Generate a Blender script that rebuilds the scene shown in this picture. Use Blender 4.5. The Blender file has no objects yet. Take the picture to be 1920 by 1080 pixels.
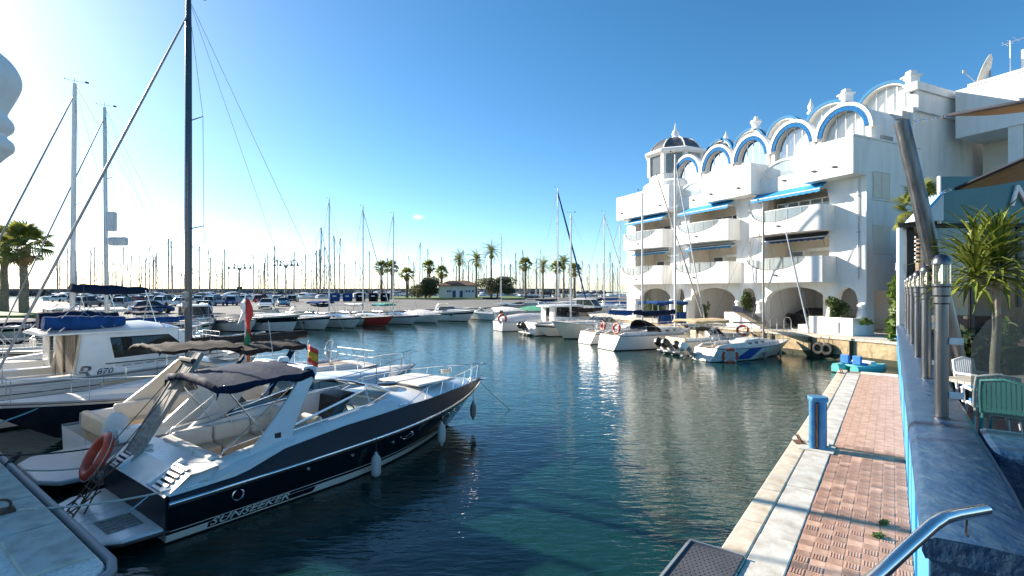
import bpy, bmesh, math, random
from mathutils import Vector, Matrix
R = math.radians
SC = bpy.context.scene
C = SC.collection
# ------------------------------------------------------------------ camera, sky, sun, exposure
cam_d = bpy.data.cameras.new('camera'); cam = bpy.data.objects.new('camera', cam_d); C.objects.link(cam)
cam.location = (0, 0, 4.0); cam.rotation_euler = (R(90), 0, 0)
cam_d.lens = 18; cam_d.sensor_width = 36; cam_d.shift_y = 2/1920
cam_d.clip_start = .05; cam_d.clip_end = 6000
SC.camera = cam
SUN_EL = R(24); SUN_DIR = Vector((-.85, .53, 0)).normalized()      # horizontal direction towards the sun
w = bpy.data.worlds.new('World'); SC.world = w; w.use_nodes = True
nt = w.node_tree; bg = nt.nodes['Background']
sky = nt.nodes.new('ShaderNodeTexSky'); sky.sky_type = 'NISHITA'; sky.sun_disc = False
sky.sun_elevation = SUN_EL; sky.sun_rotation = math.atan2(SUN_DIR.x, SUN_DIR.y)
sky.air_density = .7; sky.dust_density = .32; sky.ozone_density = 1.9; sky.altitude = 0
hsv = nt.nodes.new('ShaderNodeHueSaturation'); hsv.inputs['Saturation'].default_value = 1.27; hsv.inputs['Hue'].default_value = .491
nt.links.new(sky.outputs[0], hsv.inputs['Color']); nt.links.new(hsv.outputs[0], bg.inputs[0]); bg.inputs[1].default_value = .078
# one small fair-weather cloud low over the far masts
tcw = nt.nodes.new('ShaderNodeTexCoord'); cn = nt.nodes.new('ShaderNodeTexNoise'); cn.inputs['Scale'].default_value = 60; cn.inputs['Detail'].default_value = 6; nt.links.new(tcw.outputs['Generated'], cn.inputs['Vector'])
vm = nt.nodes.new('ShaderNodeVectorMath'); vm.operation = 'SUBTRACT'; vm.inputs[1].default_value = Vector((-.184, 1, .1406)).normalized(); nt.links.new(tcw.outputs['Generated'], vm.inputs[0])
vk = nt.nodes.new('ShaderNodeVectorMath'); vk.operation = 'MULTIPLY'; vk.inputs[1].default_value = (72, 72, 170); nt.links.new(vm.outputs[0], vk.inputs[0])
vl = nt.nodes.new('ShaderNodeVectorMath'); vl.operation = 'LENGTH'; nt.links.new(vk.outputs[0], vl.inputs[0])
ad = nt.nodes.new('ShaderNodeMath'); ad.operation = 'MULTIPLY_ADD'; ad.inputs[1].default_value = 1.6; nt.links.new(cn.outputs[0], ad.inputs[0]); nt.links.new(vl.outputs['Value'], ad.inputs[2])
mr_ = nt.nodes.new('ShaderNodeMapRange'); mr_.inputs[1].default_value = 1.75; mr_.inputs[2].default_value = .95; mr_.inputs[3].default_value = 0; mr_.inputs[4].default_value = .8; nt.links.new(ad.outputs[0], mr_.inputs[0])
mxw = nt.nodes.new('ShaderNodeMix'); mxw.data_type = 'RGBA'; mxw.inputs['B'].default_value = (5.2, 5.1, 5.0, 1); nt.links.new(mr_.outputs[0], mxw.inputs['Factor']); nt.links.new(hsv.outputs[0], mxw.inputs['A']); nt.links.new(mxw.outputs['Result'], bg.inputs[0])
sd = bpy.data.lights.new('sun', 'SUN'); sd.energy = 4.7; sd.angle = R(.53); sd.color = (1, .90, .76)
so = bpy.data.objects.new('sun', sd); C.objects.link(so); so.location = (-60, 40, 60)
sv = Vector((SUN_DIR.x*math.cos(SUN_EL), SUN_DIR.y*math.cos(SUN_EL), math.sin(SUN_EL)))
so.rotation_euler = sv.to_track_quat('Z', 'Y').to_euler()
vs = SC.view_settings; vs.view_transform = 'Standard'; vs.look = 'None'; vs.exposure = 1.5; vs.gamma = 1; vs.use_curve_mapping = False
SC.cycles.max_bounces = 8; SC.cycles.transparent_max_bounces = 16; SC.cycles.caustics_reflective = False; SC.cycles.caustics_refractive = False

# ------------------------------------------------------------------ survey frames
F, HZ, CZ = 960.0, 542.0, 4.0
def at(px, py, Y): return Vector(((px-960)/F*Y, Y, CZ-(py-HZ)/F*Y))
def gnd(px, py, z=0.0): return at(px, py, (CZ-z)*F/(py-HZ))
U = Vector((.596, .803, 0)); V = Vector((.803, -.596, 0))          # along the near quay, and across it to the right
def UV(u, v, z=0.0): return U*u + V*v + Vector((0, 0, z))
UANG = math.atan2(.803, .596)
BD = Vector((-.4165, .909, 0)); MD = Vector((.909, .4165, 0))      # along the far facade, and inwards from it
QA = Vector((18.436, 28.872, 0))                                   # a point on that facade's quay edge
rnd = random.Random(11)
def lerp(a, b, t): return a+(b-a)*t
def pl(x, pts):                                                    # piecewise linear
    if x <= pts[0][0]: return pts[0][1]
    for (a, b), (c, d) in zip(pts, pts[1:]):
        if x <= c: return lerp(b, d, (x-a)/(c-a))
    return pts[-1][1]

# ------------------------------------------------------------------ mesh builder
class MB:
    def __init__(s): s.v = []; s.f = []
    def add(s, vs, fs):
        n = len(s.v); s.v += [tuple(p) for p in vs]; s.f += [tuple(i+n for i in f) for f in fs]; return s
    def box(s, x0, y0, z0, x1, y1, z1):
        return s.add([(x0,y0,z0),(x1,y0,z0),(x1,y1,z0),(x0,y1,z0),(x0,y0,z1),(x1,y0,z1),(x1,y1,z1),(x0,y1,z1)],
                     [(0,3,2,1),(4,5,6,7),(0,1,5,4),(1,2,6,5),(2,3,7,6),(3,0,4,7)])
    def beam(s, p, q, wd, ht, up=(0,0,1)):
        p = Vector(p); q = Vector(q); d = (q-p).normalized(); up = Vector(up)
        if abs(d.dot(up)) > .98: up = Vector((1,0,0))
        a = d.cross(up).normalized()*wd/2; b = a.cross(d).normalized()*ht/2
        r = []
        for c in (p, q): r += [c-a-b, c+a-b, c+a+b, c-a+b]
        return s.add(r, [(0,3,2,1),(4,5,6,7),(0,1,5,4),(1,2,6,5),(2,3,7,6),(3,0,4,7)])
    def loft(s, rings, closed=True, cap=True):
        n = len(rings[0]); vs = [p for r in rings for p in r]; fs = []
        for i in range(len(rings)-1):
            for j in range(n if closed else n-1):
                k = (j+1) % n; fs.append((i*n+j, i*n+k, (i+1)*n+k, (i+1)*n+j))
        if cap and closed:
            fs.append(tuple(range(n-1, -1, -1))); fs.append(tuple(range((len(rings)-1)*n, len(rings)*n)))
        return s.add(vs, fs)
    def tube(s, pts, r, n=6, closed=False, cap=True):
        pts = [Vector(p) for p in pts]; m = len(pts); rings = []; prev = None
        for i, p in enumerate(pts):
            if closed: d = pts[(i+1) % m]-pts[i-1]
            else: d = pts[min(i+1, m-1)]-pts[max(i-1, 0)]
            d = d.normalized() if d.length > 1e-9 else Vector((0,0,1))
            if prev is None:
                a = d.cross(Vector((0,0,1)))
                if a.length < .05: a = d.cross(Vector((0,1,0)))
            else: a = prev - d*prev.dot(d)
            a.normalize(); prev = a; b = d.cross(a); rr = r[i] if isinstance(r, (list, tuple)) else r
            rings.append([p+(a*math.cos(2*math.pi*k/n)+b*math.sin(2*math.pi*k/n))*rr for k in range(n)])
        if closed: rings.append(rings[0])
        return s.loft(rings, True, cap and not closed)
    def lathe(s, prof, n=12, c=(0,0,0), axis='z', ph=0.0):
        c = Vector(c); rings = []
        for r, h in prof:
            ring = []
            for k in range(n):
                a = 2*math.pi*k/n+ph; x, y = r*math.cos(a), r*math.sin(a)
                ring.append(c+Vector({'z':(x,y,h), 'x':(h,x,y), 'y':(x,h,y)}[axis]))
            rings.append(ring)
        return s.loft(rings, True, True)
    def prism(s, poly, z0, z1):
        n = len(poly)
        return s.add([(p[0],p[1],z0) for p in poly]+[(p[0],p[1],z1) for p in poly],
                     [tuple(range(n-1,-1,-1)), tuple(range(n,2*n))]+[(i,(i+1)%n,(i+1)%n+n,i+n) for i in range(n)])
    def xprism(s, poly, y0, y1):                                   # poly in (x, z), swept along y
        n = len(poly)
        return s.add([(p[0],y0,p[1]) for p in poly]+[(p[0],y1,p[1]) for p in poly],
                     [tuple(range(n)), tuple(range(2*n-1,n-1,-1))]+[(i,(i+1)%n,(i+1)%n+n,i+n) for i in range(n)])
    def quad(s, *p): return s.add(p, [tuple(range(len(p)))])
    def xf(s, M): s.v = [tuple(M @ Vector(p)) for p in s.v]; return s
    def mesh(s, name, m=None, smooth=0, recalc=True):
        me = bpy.data.meshes.new(name); me.from_pydata(s.v, [], s.f)
        if recalc:
            bm = bmesh.new(); bm.from_mesh(me); bmesh.ops.recalc_face_normals(bm, faces=bm.faces); bm.to_mesh(me); bm.free()
        if smooth:
            me.polygons.foreach_set('use_smooth', [True]*len(me.polygons)); me.set_sharp_from_angle(angle=R(smooth))
        if m: me.materials.append(m)
        me.update(); return me
    def build(s, name, m, parent=None, smooth=0, bevel=0, recalc=True, label=None, solid=0):
        o = bpy.data.objects.new(name, s.mesh(name, m, smooth, recalc)); C.objects.link(o)
        if parent: o.parent = parent
        if solid:
            md = o.modifiers.new('thick', 'SOLIDIFY'); md.thickness = solid; md.offset = -1
        if bevel:
            md = o.modifiers.new('bevel', 'BEVEL'); md.width = bevel; md.segments = 2; md.limit_method = 'ANGLE'; md.angle_limit = R(40)
        if label: o['label'] = label
        return o
def tag(o, label, cat, group=None):
    o['label'] = label; o['category'] = cat
    if group: o['group'] = group
    return o
def thing(name, label, cat, loc=(0,0,0), rz=0.0, group=None):
    o = bpy.data.objects.new(name, None); C.objects.link(o); o.location = loc; o.rotation_euler = (0,0,rz); o.empty_display_size = .1
    return tag(o, label, cat, group)
def struct(o): o['kind'] = 'structure'; return o
def copy_tree(o, parent=None):
    c = o.copy(); C.objects.link(c)
    if parent: c.parent = parent
    for ch in [x for x in KIDS.get(o, o.children)]: copy_tree(ch, c)
    return c
KIDS = {}
def dup(root, loc, rz, label, group=None, scale=1.0):
    r = copy_tree(root); r.location = loc; r.rotation_euler = (0,0,rz); r.scale = (scale,)*3; r['label'] = label
    if group: r['group'] = group
    return r
def inst(name, me, parent, loc=(0,0,0), rot=(0,0,0), sc=(1,1,1), m4=None):   # a piece that shares mesh data
    o = bpy.data.objects.new(name, me); C.objects.link(o); o.parent = parent
    if m4 is not None: o.matrix_local = m4
    else: o.location = loc; o.rotation_euler = rot; o.scale = sc
    return o

# ------------------------------------------------------------------ materials
def mat(name, col, rough=.5, metal=0, var=.12, vs=2.0, bump=0, bs=30, coat=0, rnd_=0, col2=None, lo=.35, hi=.65, stretch=(1,1,1), emit=0, spec=.5, sub=0, dist=.01):
    m = bpy.data.materials.new(name); m.use_nodes = True; n = m.node_tree; b = n.nodes['Principled BSDF']; L = n.links.new
    b.inputs['Roughness'].default_value = rough; b.inputs['Metallic'].default_value = metal
    b.inputs['Coat Weight'].default_value = coat; b.inputs['Coat Roughness'].default_value = .08; b.inputs['Specular IOR Level'].default_value = spec
    tc = n.nodes.new('ShaderNodeTexCoord'); mp = n.nodes.new('ShaderNodeMapping'); mp.inputs['Scale'].default_value = stretch; L(tc.outputs['Object'], mp.inputs[0])
    nz = n.nodes.new('ShaderNodeTexNoise'); nz.inputs['Scale'].default_value = vs; nz.inputs['Detail'].default_value = 6; nz.inputs['Roughness'].default_value = .62; L(mp.outputs[0], nz.inputs['Vector'])
    cr = n.nodes.new('ShaderNodeValToRGB'); e = cr.color_ramp.elements; e[0].position = lo; e[1].position = hi
    c2 = col2 or tuple(min(1, c*(1+var)) for c in col); c1 = col if col2 else tuple(c*(1-var) for c in col)
    e[0].color = (*c1, 1); e[1].color = (*c2, 1); L(nz.outputs[0], cr.inputs[0]); out = cr.outputs[0]
    if rnd_:
        oi = n.nodes.new('ShaderNodeObjectInfo'); hs = n.nodes.new('ShaderNodeHueSaturation'); mr = n.nodes.new('ShaderNodeMapRange')
        mr.inputs[3].default_value = 1-rnd_; mr.inputs[4].default_value = 1+rnd_; L(oi.outputs['Random'], mr.inputs[0]); L(mr.outputs[0], hs.inputs['Value']); L(out, hs.inputs['Color']); out = hs.outputs[0]
    L(out, b.inputs['Base Color'])
    rr = n.nodes.new('ShaderNodeMapRange'); rr.inputs[3].default_value = max(.02, rough*.75); rr.inputs[4].default_value = min(1, rough*1.3); L(nz.outputs[0], rr.inputs[0]); L(rr.outputs[0], b.inputs['Roughness'])
    if bump:
        n2 = n.nodes.new('ShaderNodeTexNoise'); n2.inputs['Scale'].default_value = bs; n2.inputs['Detail'].default_value = 5; L(mp.outputs[0], n2.inputs['Vector'])
        bp = n.nodes.new('ShaderNodeBump'); bp.inputs['Strength'].default_value = bump; bp.inputs['Distance'].default_value = dist; L(n2.outputs[0], bp.inputs['Height']); L(bp.outputs[0], b.inputs['Normal'])
    if emit: b.inputs['Emission Color'].default_value = (*col, 1); b.inputs['Emission Strength'].default_value = emit
    if sub:                                                        # leaf translucency
        tr = n.nodes.new('ShaderNodeBsdfTranslucent'); mx = n.nodes.new('ShaderNodeMixShader'); mx.inputs[0].default_value = sub
        L(out, tr.inputs[0]); L(b.outputs[0], mx.inputs[1]); L(tr.outputs[0], mx.inputs[2]); L(mx.outputs[0], n.nodes['Material Output'].inputs[0])
    return m
def glass(name, tint, opac=.1, rough=.02, ior=1.5):                 # thin pane: clear or tinted with a fresnel reflection
    m = bpy.data.materials.new(name); m.use_nodes = True; n = m.node_tree; L = n.links.new; n.nodes.remove(n.nodes['Principled BSDF'])
    t = n.nodes.new('ShaderNodeBsdfTransparent'); t.inputs[0].default_value = (*tint, 1)
    g = n.nodes.new('ShaderNodeBsdfGlossy'); g.inputs['Roughness'].default_value = rough
    d = n.nodes.new('ShaderNodeBsdfDiffuse'); d.inputs[0].default_value = (.35, .38, .38, 1)
    fr = n.nodes.new('ShaderNodeFresnel'); fr.inputs[0].default_value = ior
    m1 = n.nodes.new('ShaderNodeMixShader'); m1.inputs[0].default_value = opac; L(t.outputs[0], m1.inputs[1]); L(d.outputs[0], m1.inputs[2])
    m2 = n.nodes.new('ShaderNodeMixShader'); L(fr.outputs[0], m2.inputs[0]); L(m1.outputs[0], m2.inputs[1]); L(g.outputs[0], m2.inputs[2])
    L(m2.outputs[0], n.nodes['Material Output'].inputs[0]); return m
def water_mat():
    m = bpy.data.materials.new('harbour_water'); m.use_nodes = True; n = m.node_tree; b = n.nodes['Principled BSDF']; L = n.links.new
    b.inputs['Roughness'].default_value = .03; b.inputs['IOR'].default_value = 1.33; b.inputs['Subsurface Weight'].default_value = 1; b.inputs['Subsurface Radius'].default_value = (.7, 1.6, 1.5); b.inputs['Subsurface Scale'].default_value = 1.0
    g = n.nodes.new('ShaderNodeNewGeometry')
    nb = n.nodes.new('ShaderNodeTexNoise'); nb.inputs['Scale'].default_value = .06; L(g.outputs['Position'], nb.inputs['Vector'])
    cr = n.nodes.new('ShaderNodeValToRGB'); cr.color_ramp.elements[0].position = .35; cr.color_ramp.elements[1].position = .65
    cr.color_ramp.elements[0].color = (.004, .029, .027, 1); cr.color_ramp.elements[1].color = (.006, .034, .024, 1); L(nb.outputs[0], cr.inputs[0]); L(cr.outputs[0], b.inputs['Base Color'])
    prev = None
    mpn = n.nodes.new('ShaderNodeMapping'); mpn.inputs['Rotation'].default_value = (0, 0, R(-8)); mpn.inputs['Scale'].default_value = (.36, 1, 1); L(g.outputs['Position'], mpn.inputs[0])
    for sc, di, vec in ((.5, .022, g.outputs['Position']), (2.4, .014, mpn.outputs[0]), (6.0, .0125, mpn.outputs[0]), (14.0, .0030, mpn.outputs[0])):
        z = n.nodes.new('ShaderNodeTexNoise'); z.inputs['Scale'].default_value = sc; z.inputs['Detail'].default_value = 2.5; z.inputs['Distortion'].default_value = .6; L(vec, z.inputs['Vector'])
        bp = n.nodes.new('ShaderNodeBump'); bp.inputs['Strength'].default_value = 1; bp.inputs['Distance'].default_value = di; L(z.outputs[0], bp.inputs['Height'])
        if prev: L(prev, bp.inputs['Normal'])
        prev = bp.outputs[0]
    L(prev, b.inputs['Normal']); return m
def diffcol(m, c): m.node_tree.nodes['Diffuse BSDF'].inputs[0].default_value = (*c, 1)
M = dict(
 water=water_mat(),
 gel=mat('white_gelcoat', (.74,.73,.70), .28, var=.05, vs=1.2, coat=.35), gel2=mat('cream_gelcoat', (.66,.62,.54), .32, var=.06, coat=.25),
 gel3=mat('grey_white_gelcoat', (.56,.58,.60), .35, var=.06, coat=.2), dirty=mat('chalky_gelcoat', (.68,.66,.61), .45, col2=(.52,.49,.43), vs=2.2, lo=.4, hi=.75),
 deck=mat('nonslip_deck', (.66,.64,.59), .6, var=.08, bump=.3, bs=120), navyhull=mat('black_navy_hull', (.004,.0055,.009), .12, var=.25, vs=.9, coat=.8), topside=mat('navy_topside', (.007,.012,.021), .42, var=.35, vs=1.4, coat=.0, spec=.28),
 darkhull=mat('dark_blue_hull', (.010,.016,.034), .2, var=.3, coat=.4), redhull=mat('red_hull', (.52,.05,.04), .35, var=.15), bluepaint=mat('blue_hull_patch', (.02,.07,.30), .4, var=.15),
 antif=mat('antifouling', (.035,.05,.06), .8, col2=(.06,.075,.05), vs=3), redanti=mat('red_antifouling', (.25,.05,.04), .8, col2=(.14,.05,.04), vs=3),
 vinyl=mat('beige_vinyl', (.62,.49,.34), .55, var=.1, vs=4, bump=.15, bs=14), vinyl2=mat('white_vinyl', (.66,.63,.57), .5, var=.08, vs=3, bump=.2, bs=9),
 navycan=mat('navy_canvas', (.004,.014,.042), .75, spec=.12, var=.3, vs=3, bump=.5, bs=7, dist=.03), bluecan=mat('blue_canvas', (.010,.055,.19), .75, spec=.12, var=.25, vs=3, bump=.5, bs=7, dist=.03), teal=mat('teal_canvas', (.03,.28,.30), .7, var=.2, bump=.4, bs=8, dist=.03),
 browncan=mat('faded_black_canvas', (.016,.013,.013), .8, spec=.12, col2=(.048,.040,.037), vs=2.5, bump=.6, bs=6, dist=.03, stretch=(.5,3,3)), blackcan=mat('black_canvas', (.012,.012,.015), .8, spec=.12, var=.3, bump=.4, bs=8, dist=.02),
 whitecan=mat('white_canvas', (.62,.61,.60), .8, var=.1, bump=.6, bs=5, dist=.04), tancan=mat('tan_canvas', (.50,.38,.22), .8, var=.15, bump=.5, bs=7, dist=.03), greencan=mat('green_canvas', (.03,.25,.15), .8, var=.2),
 steel=mat('polished_steel', (.72,.72,.72), .18, 1, var=.08), brushed=mat('brushed_steel', (.15,.155,.165), .36, 1, var=.25, vs=4, stretch=(4,4,.3)), alu=mat('anodised_mast', (.50,.51,.52), .4, .7, var=.1, vs=1), wmast=mat('white_mast', (.68,.67,.65), .4, var=.08), bmast=mat('navy_mast', (.016,.024,.040), .22, var=.3, coat=.5), omast=mat('bronze_mast', (.33,.29,.24), .45, .4, var=.15),
 wire=mat('stay_wire', (.16,.16,.17), .4, .6, var=.1), ropew=mat('pale_rope', (.52,.48,.41), .9, var=.25, vs=40), roped=mat('dark_rope', (.045,.043,.04), .9, var=.3, vs=40), ropeb=mat('blue_rope', (.07,.33,.45), .9, var=.2, vs=40),
 tint=glass('tinted_window', (.10,.12,.13), .05), clear=glass('clear_glass', (.86,.90,.90), .06), winglass=glass('window_glass', (.82,.86,.86), .16, ior=1.55), balglass=glass('balcony_glass', (.78,.86,.88), .38, ior=1.6), smoke=glass('smoked_glass', (.5,.54,.55), .05), screen=glass('windscreen_glass', (.34,.40,.39), .06),
 black=mat('black_plastic', (.012,.012,.013), .4, var=.2), rubber=mat('dark_rubber', (.022,.022,.022), .75, var=.2), grey=mat('grey_plastic', (.22,.23,.24), .5), chrome=mat('chrome', (.8,.8,.8), .1, 1, var=.03),
 fender=mat('fender_vinyl', (.55,.53,.50), .55, col2=(.36,.33,.29), vs=5, lo=.4, hi=.8), dfender=mat('soiled_fender', (.34,.28,.23), .6, col2=(.16,.12,.10), vs=6), buoy=mat('lifebuoy_red', (.56,.06,.025), .45, var=.15, vs=5), buoyw=mat('lifebuoy_band', (.65,.63,.58), .5),
 teak=mat('weathered_teak', (.24,.17,.11), .7, col2=(.36,.29,.22), vs=3, stretch=(1,8,8), bump=.2, bs=30), plank=mat('weathered_plank', (.17,.15,.13), .75, col2=(.34,.31,.28), vs=4, stretch=(8,1,1), bump=.3),
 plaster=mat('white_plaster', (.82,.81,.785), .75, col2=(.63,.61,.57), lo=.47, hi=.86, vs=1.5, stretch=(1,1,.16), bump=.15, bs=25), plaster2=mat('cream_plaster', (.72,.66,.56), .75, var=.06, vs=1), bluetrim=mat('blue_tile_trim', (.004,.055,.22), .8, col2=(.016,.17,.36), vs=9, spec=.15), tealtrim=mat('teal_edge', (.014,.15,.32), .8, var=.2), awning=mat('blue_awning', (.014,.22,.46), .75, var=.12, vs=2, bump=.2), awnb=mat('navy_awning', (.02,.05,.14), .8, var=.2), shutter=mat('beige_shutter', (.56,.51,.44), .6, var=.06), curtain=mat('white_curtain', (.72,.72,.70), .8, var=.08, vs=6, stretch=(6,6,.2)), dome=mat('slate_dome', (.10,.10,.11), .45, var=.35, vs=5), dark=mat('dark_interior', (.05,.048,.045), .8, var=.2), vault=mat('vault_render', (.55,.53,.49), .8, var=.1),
 stone=mat('quay_stone', (.60,.53,.42), .8, col2=(.30,.22,.14), vs=3.2, lo=.44, hi=.84, bump=.35, bs=18, rnd_=.06), conc=mat('worn_concrete', (.55,.52,.46), .85, col2=(.27,.23,.18), vs=3.0, lo=.42, hi=.80, bump=.35, bs=25, rnd_=.05), conc2=mat('pale_quay_concrete', (.86,.80,.72), .85, col2=(.46,.42,.37), vs=26, lo=.46, hi=.74, bump=.8, bs=30), ochre=mat('ochre_quay_wall', (.46,.35,.20), .85, col2=(.16,.125,.08), vs=.9, lo=.42, hi=.66, bump=.6, bs=5, dist=.06), weed=mat('weed_stain', (.035,.040,.022), .8, var=.4, vs=4, bump=.5),
 tile=mat('terracotta_paver', (.38,.215,.145), .85, col2=(.52,.33,.24), vs=6, bump=.4, bs=60, rnd_=.14), joint=mat('paver_bed', (.22,.145,.11), .95, var=.2, vs=8), tbrown=mat('shadowed_gutter', (.035,.045,.035), .8, var=.3), rust=mat('rusty_iron', (.16,.075,.035), .85, col2=(.05,.035,.028), vs=9, bump=.4),
 bface=mat('light_blue_wall', (.055,.29,.60), .55, var=.10, vs=1.2, bump=.2, bs=20), bcap=mat('blue_wall_cap', (.009,.043,.105), .42, col2=(.043,.088,.14), vs=6, lo=.42, hi=.78, bump=.9, bs=11, dist=.02, stretch=(1.6,.7,1)), bpost=mat('blue_pedestal', (.025,.14,.31), .45, col2=(.07,.22,.36), vs=5),
 asphalt=mat('car_park_asphalt', (.11,.107,.10), .9, col2=(.16,.155,.145), vs=.15, bump=.3, bs=30), grass=mat('lawn', (.10,.16,.03), .9, var=.3, vs=.8, bump=.6, bs=15), rock=mat('breakwater_stone', (.20,.185,.17), .9, var=.25, vs=.25, bump=.6, bs=1.2, dist=.3), white=mat('white_paint', (.78,.78,.77), .5, var=.05), rooftile=mat('brown_roof_tile', (.21,.12,.08), .8, var=.25, vs=3), bdoor=mat('blue_door', (.03,.06,.20), .5),
 trunk=mat('palm_trunk', (.17,.125,.085), .95, col2=(.32,.25,.17), vs=5, bump=.9, bs=14, dist=.05), skirt=mat('dead_frond', (.30,.185,.085), .9, var=.3, vs=4), frond=mat('palm_leaf', (.13,.165,.03), .5, col2=(.26,.27,.065), vs=3, rnd_=.3, sub=.55), yucca=mat('yucca_leaf', (.075,.12,.016), .45, col2=(.20,.23,.04), vs=2.5, rnd_=.35, sub=.3), leaf=mat('shrub_leaf', (.055,.095,.024), .55, col2=(.13,.17,.05), vs=2, sub=.35), leaf2=mat('bright_leaf', (.07,.14,.02), .5, col2=(.14,.20,.04), vs=3, sub=.3), oleaf=mat('olive_leaf', (.09,.10,.045), .7, col2=(.17,.17,.085), vs=1.5, sub=.35), bark=mat('bark', (.12,.09,.07), .95, var=.3, vs=6, bump=.7), ytrunk=mat('yucca_trunk', (.25,.20,.15), .9, col2=(.36,.31,.25), vs=9, bump=.7, bs=30), terra=mat('terracotta_pot', (.48,.19,.09), .8, var=.15),
 plasw=mat('white_garden_plastic', (.72,.72,.70), .4, var=.04), plast=mat('teal_garden_plastic', (.10,.42,.40), .4, var=.08), cush=mat('blue_cushion', (.02,.16,.46), .7, var=.15), wood=mat('pale_table_wood', (.42,.38,.30), .7, var=.15, stretch=(1,8,1)), sail=mat('brown_shade_sail', (.36,.27,.18), .85, var=.15, vs=6), sailb=mat('shade_sail_edge', (.012,.016,.028), .8), sign=mat('teal_sign_panel', (.035,.15,.17), .35, var=.1, vs=1), lightblue=mat('pale_blue_metal', (.42,.55,.58), .45, var=.06, stretch=(12,1,1)), floor=mat('terrace_tile', (.20,.14,.11), .6, var=.2, vs=3), mesh=mat('grey_gangway_mesh', (.055,.058,.07), .7, .0, var=.15), rollb=mat('lamp_bulb', (.8,.74,.62), .3),
 fred=mat('flag_red', (.62,.045,.03), .7, var=.1), fora=mat('flag_orange', (.68,.17,.03), .7, var=.1), fgre=mat('flag_green', (.03,.22,.09), .7), fyel=mat('flag_yellow', (.62,.36,.03), .7),
 tyre=mat('tyre', (.02,.02,.02), .8), rim=mat('wheel_rim', (.5,.5,.5), .3, .8), carglass=glass('car_glass', (.08,.10,.11), .05), lampw=mat('headlamp', (.7,.7,.68), .15), lampr=mat('tail_lamp', (.35,.01,.01), .25))
diffcol(M['winglass'], (.62,.66,.66)); diffcol(M['balglass'], (.60,.68,.70))
M['dmast'] = mat('distant_spar', (.22,.205,.19), .6, .2, var=.2)
CARCOL = {}
def carpaint(nm, col): 
    if nm not in CARCOL: CARCOL[nm] = mat('car_paint_'+nm, col, .25, .25, var=.04, coat=.6)
    return CARCOL[nm]
# ------------------------------------------------------------------ water, land, quays
struct(MB().quad((-3000,-60,0),(3000,-60,0),(3000,4500,0),(-3000,4500,0)).build('water', M['water'], recalc=False))
def uvpoly(pts): return [tuple(UV(a, b))[:2] for a, b in pts]
# car-park land on the far side of the basin
land = struct(MB().prism(uvpoly([(-30,-40),(1.9,-40),(1.9,-58),(22,-58),(60,-49),(92,-66),(108,-40),(150,0),(230,-60),(132,-104),(97,-122),(40,-162),(-40,-135)]), -1, 1.2).build('car_park_ground', M['asphalt']))
# left foreground quay with a rounded corner
arc = [(1.92-.5+.5*math.cos(a), -7.25+.45*math.sin(a)) for a in [R(x) for x in (90,70,50,30,10,0)]]
lq = struct(MB().prism(uvpoly([(-14,-6.8)]+[(a, b) for a, b in arc]+[(1.92,-40.2),(-14,-40.2)]), -1, .9).build('left_quay', M['conc2'], bevel=.05))
k = MB()
pts = [UV(-3,-6.72,.84)]+[UV(1.45+.55*math.cos(a), -7.28+.55*math.sin(a), .84) for a in [R(x) for x in (90,60,30,0)]]+[UV(2.0,-v,.84) for v in (9,12,16,22,30,39)]
k.tube(pts, .055, 8).build('fender_strip', M['grey'], lq, smooth=60)
# kerb stones along that quay (their joints show)
ks = MB().box(-.30,-.69,-.02,.30,.69,.035).mesh('kerb_stone', M['conc'])
for i in range(18):
    o = inst('kerb_stone', ks, lq, UV(1.58,-8.1-1.42*i,.905), (0,0,UANG)); o.modifiers.new('b','BEVEL').width = .02
# near quay: concrete core, stones, slabs, pavers
Q0, Q1 = 3.0, 23.35
def uvbox(mb, u0, u1, v0, v1, z0, z1): return mb.prism(uvpoly([(u0,v0),(u0,v1),(u1,v1),(u1,v0)]), z0, z1)
core = struct(uvbox(MB(), Q0, Q1-.02, -1.62, .3, -1, .872).build('quay', M['joint']))
face = uvbox(MB(), Q0, Q1, -1.64, -1.61, -1, .70).build('quay_face', M['weed'], core)
uvm = Matrix.Rotation(UANG, 4, 'Z')                                    # local x = u, local y = -v
def quv(u, v, z): return uvm @ Vector((u, -v, z))
u = Q0
while u < Q1-.1:
    l = min(rnd.uniform(1.25, 1.6), Q1-u)
    MB().box(.006,-.15,-.22,l-.006,.15,.03).build('edge_stone', M['stone'], core, bevel=.022).matrix_local = Matrix.Translation(quv(u,-1.50,.872+rnd.uniform(-.004,.006))) @ uvm
    u += l
u = Q0
while u < Q1-.75:
    l = min(rnd.uniform(1.7, 2.4), Q1-.7-u)
    MB().box(.004,-.205,-.1,l-.004,.205,.022).build('concrete_slab', M['conc'], core, bevel=.012).matrix_local = Matrix.Translation(quv(u,-1.14,.872+rnd.uniform(-.005,.004))) @ uvm
    u += l
MB().box(0,-.56,-.1,.66,.56,.024).build('end_slab', M['stone'], core, bevel=.015).matrix_local = Matrix.Translation(quv(Q1-.68,-.37,.872)) @ uvm
def paver(flip):                                                       # a square paver with raised ribs
    b = MB().box(-.0785,-.0785,-.03,.0785,.0785,.010)
    for i in range(5):
        c = -.058+.029*i
        if flip == 2: continue
        if flip: b.box(-.068,c-.008,.010,.072,c+.008,.0165)
        else: b.box(c-.008,-.072,.010,c+.008,.072,.0165)
    return b
pv = [paver(i).mesh('paver', M['tile']) for i in range(3)]
far = MB(); npv = 0
row = 0; u = 5.3
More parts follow.
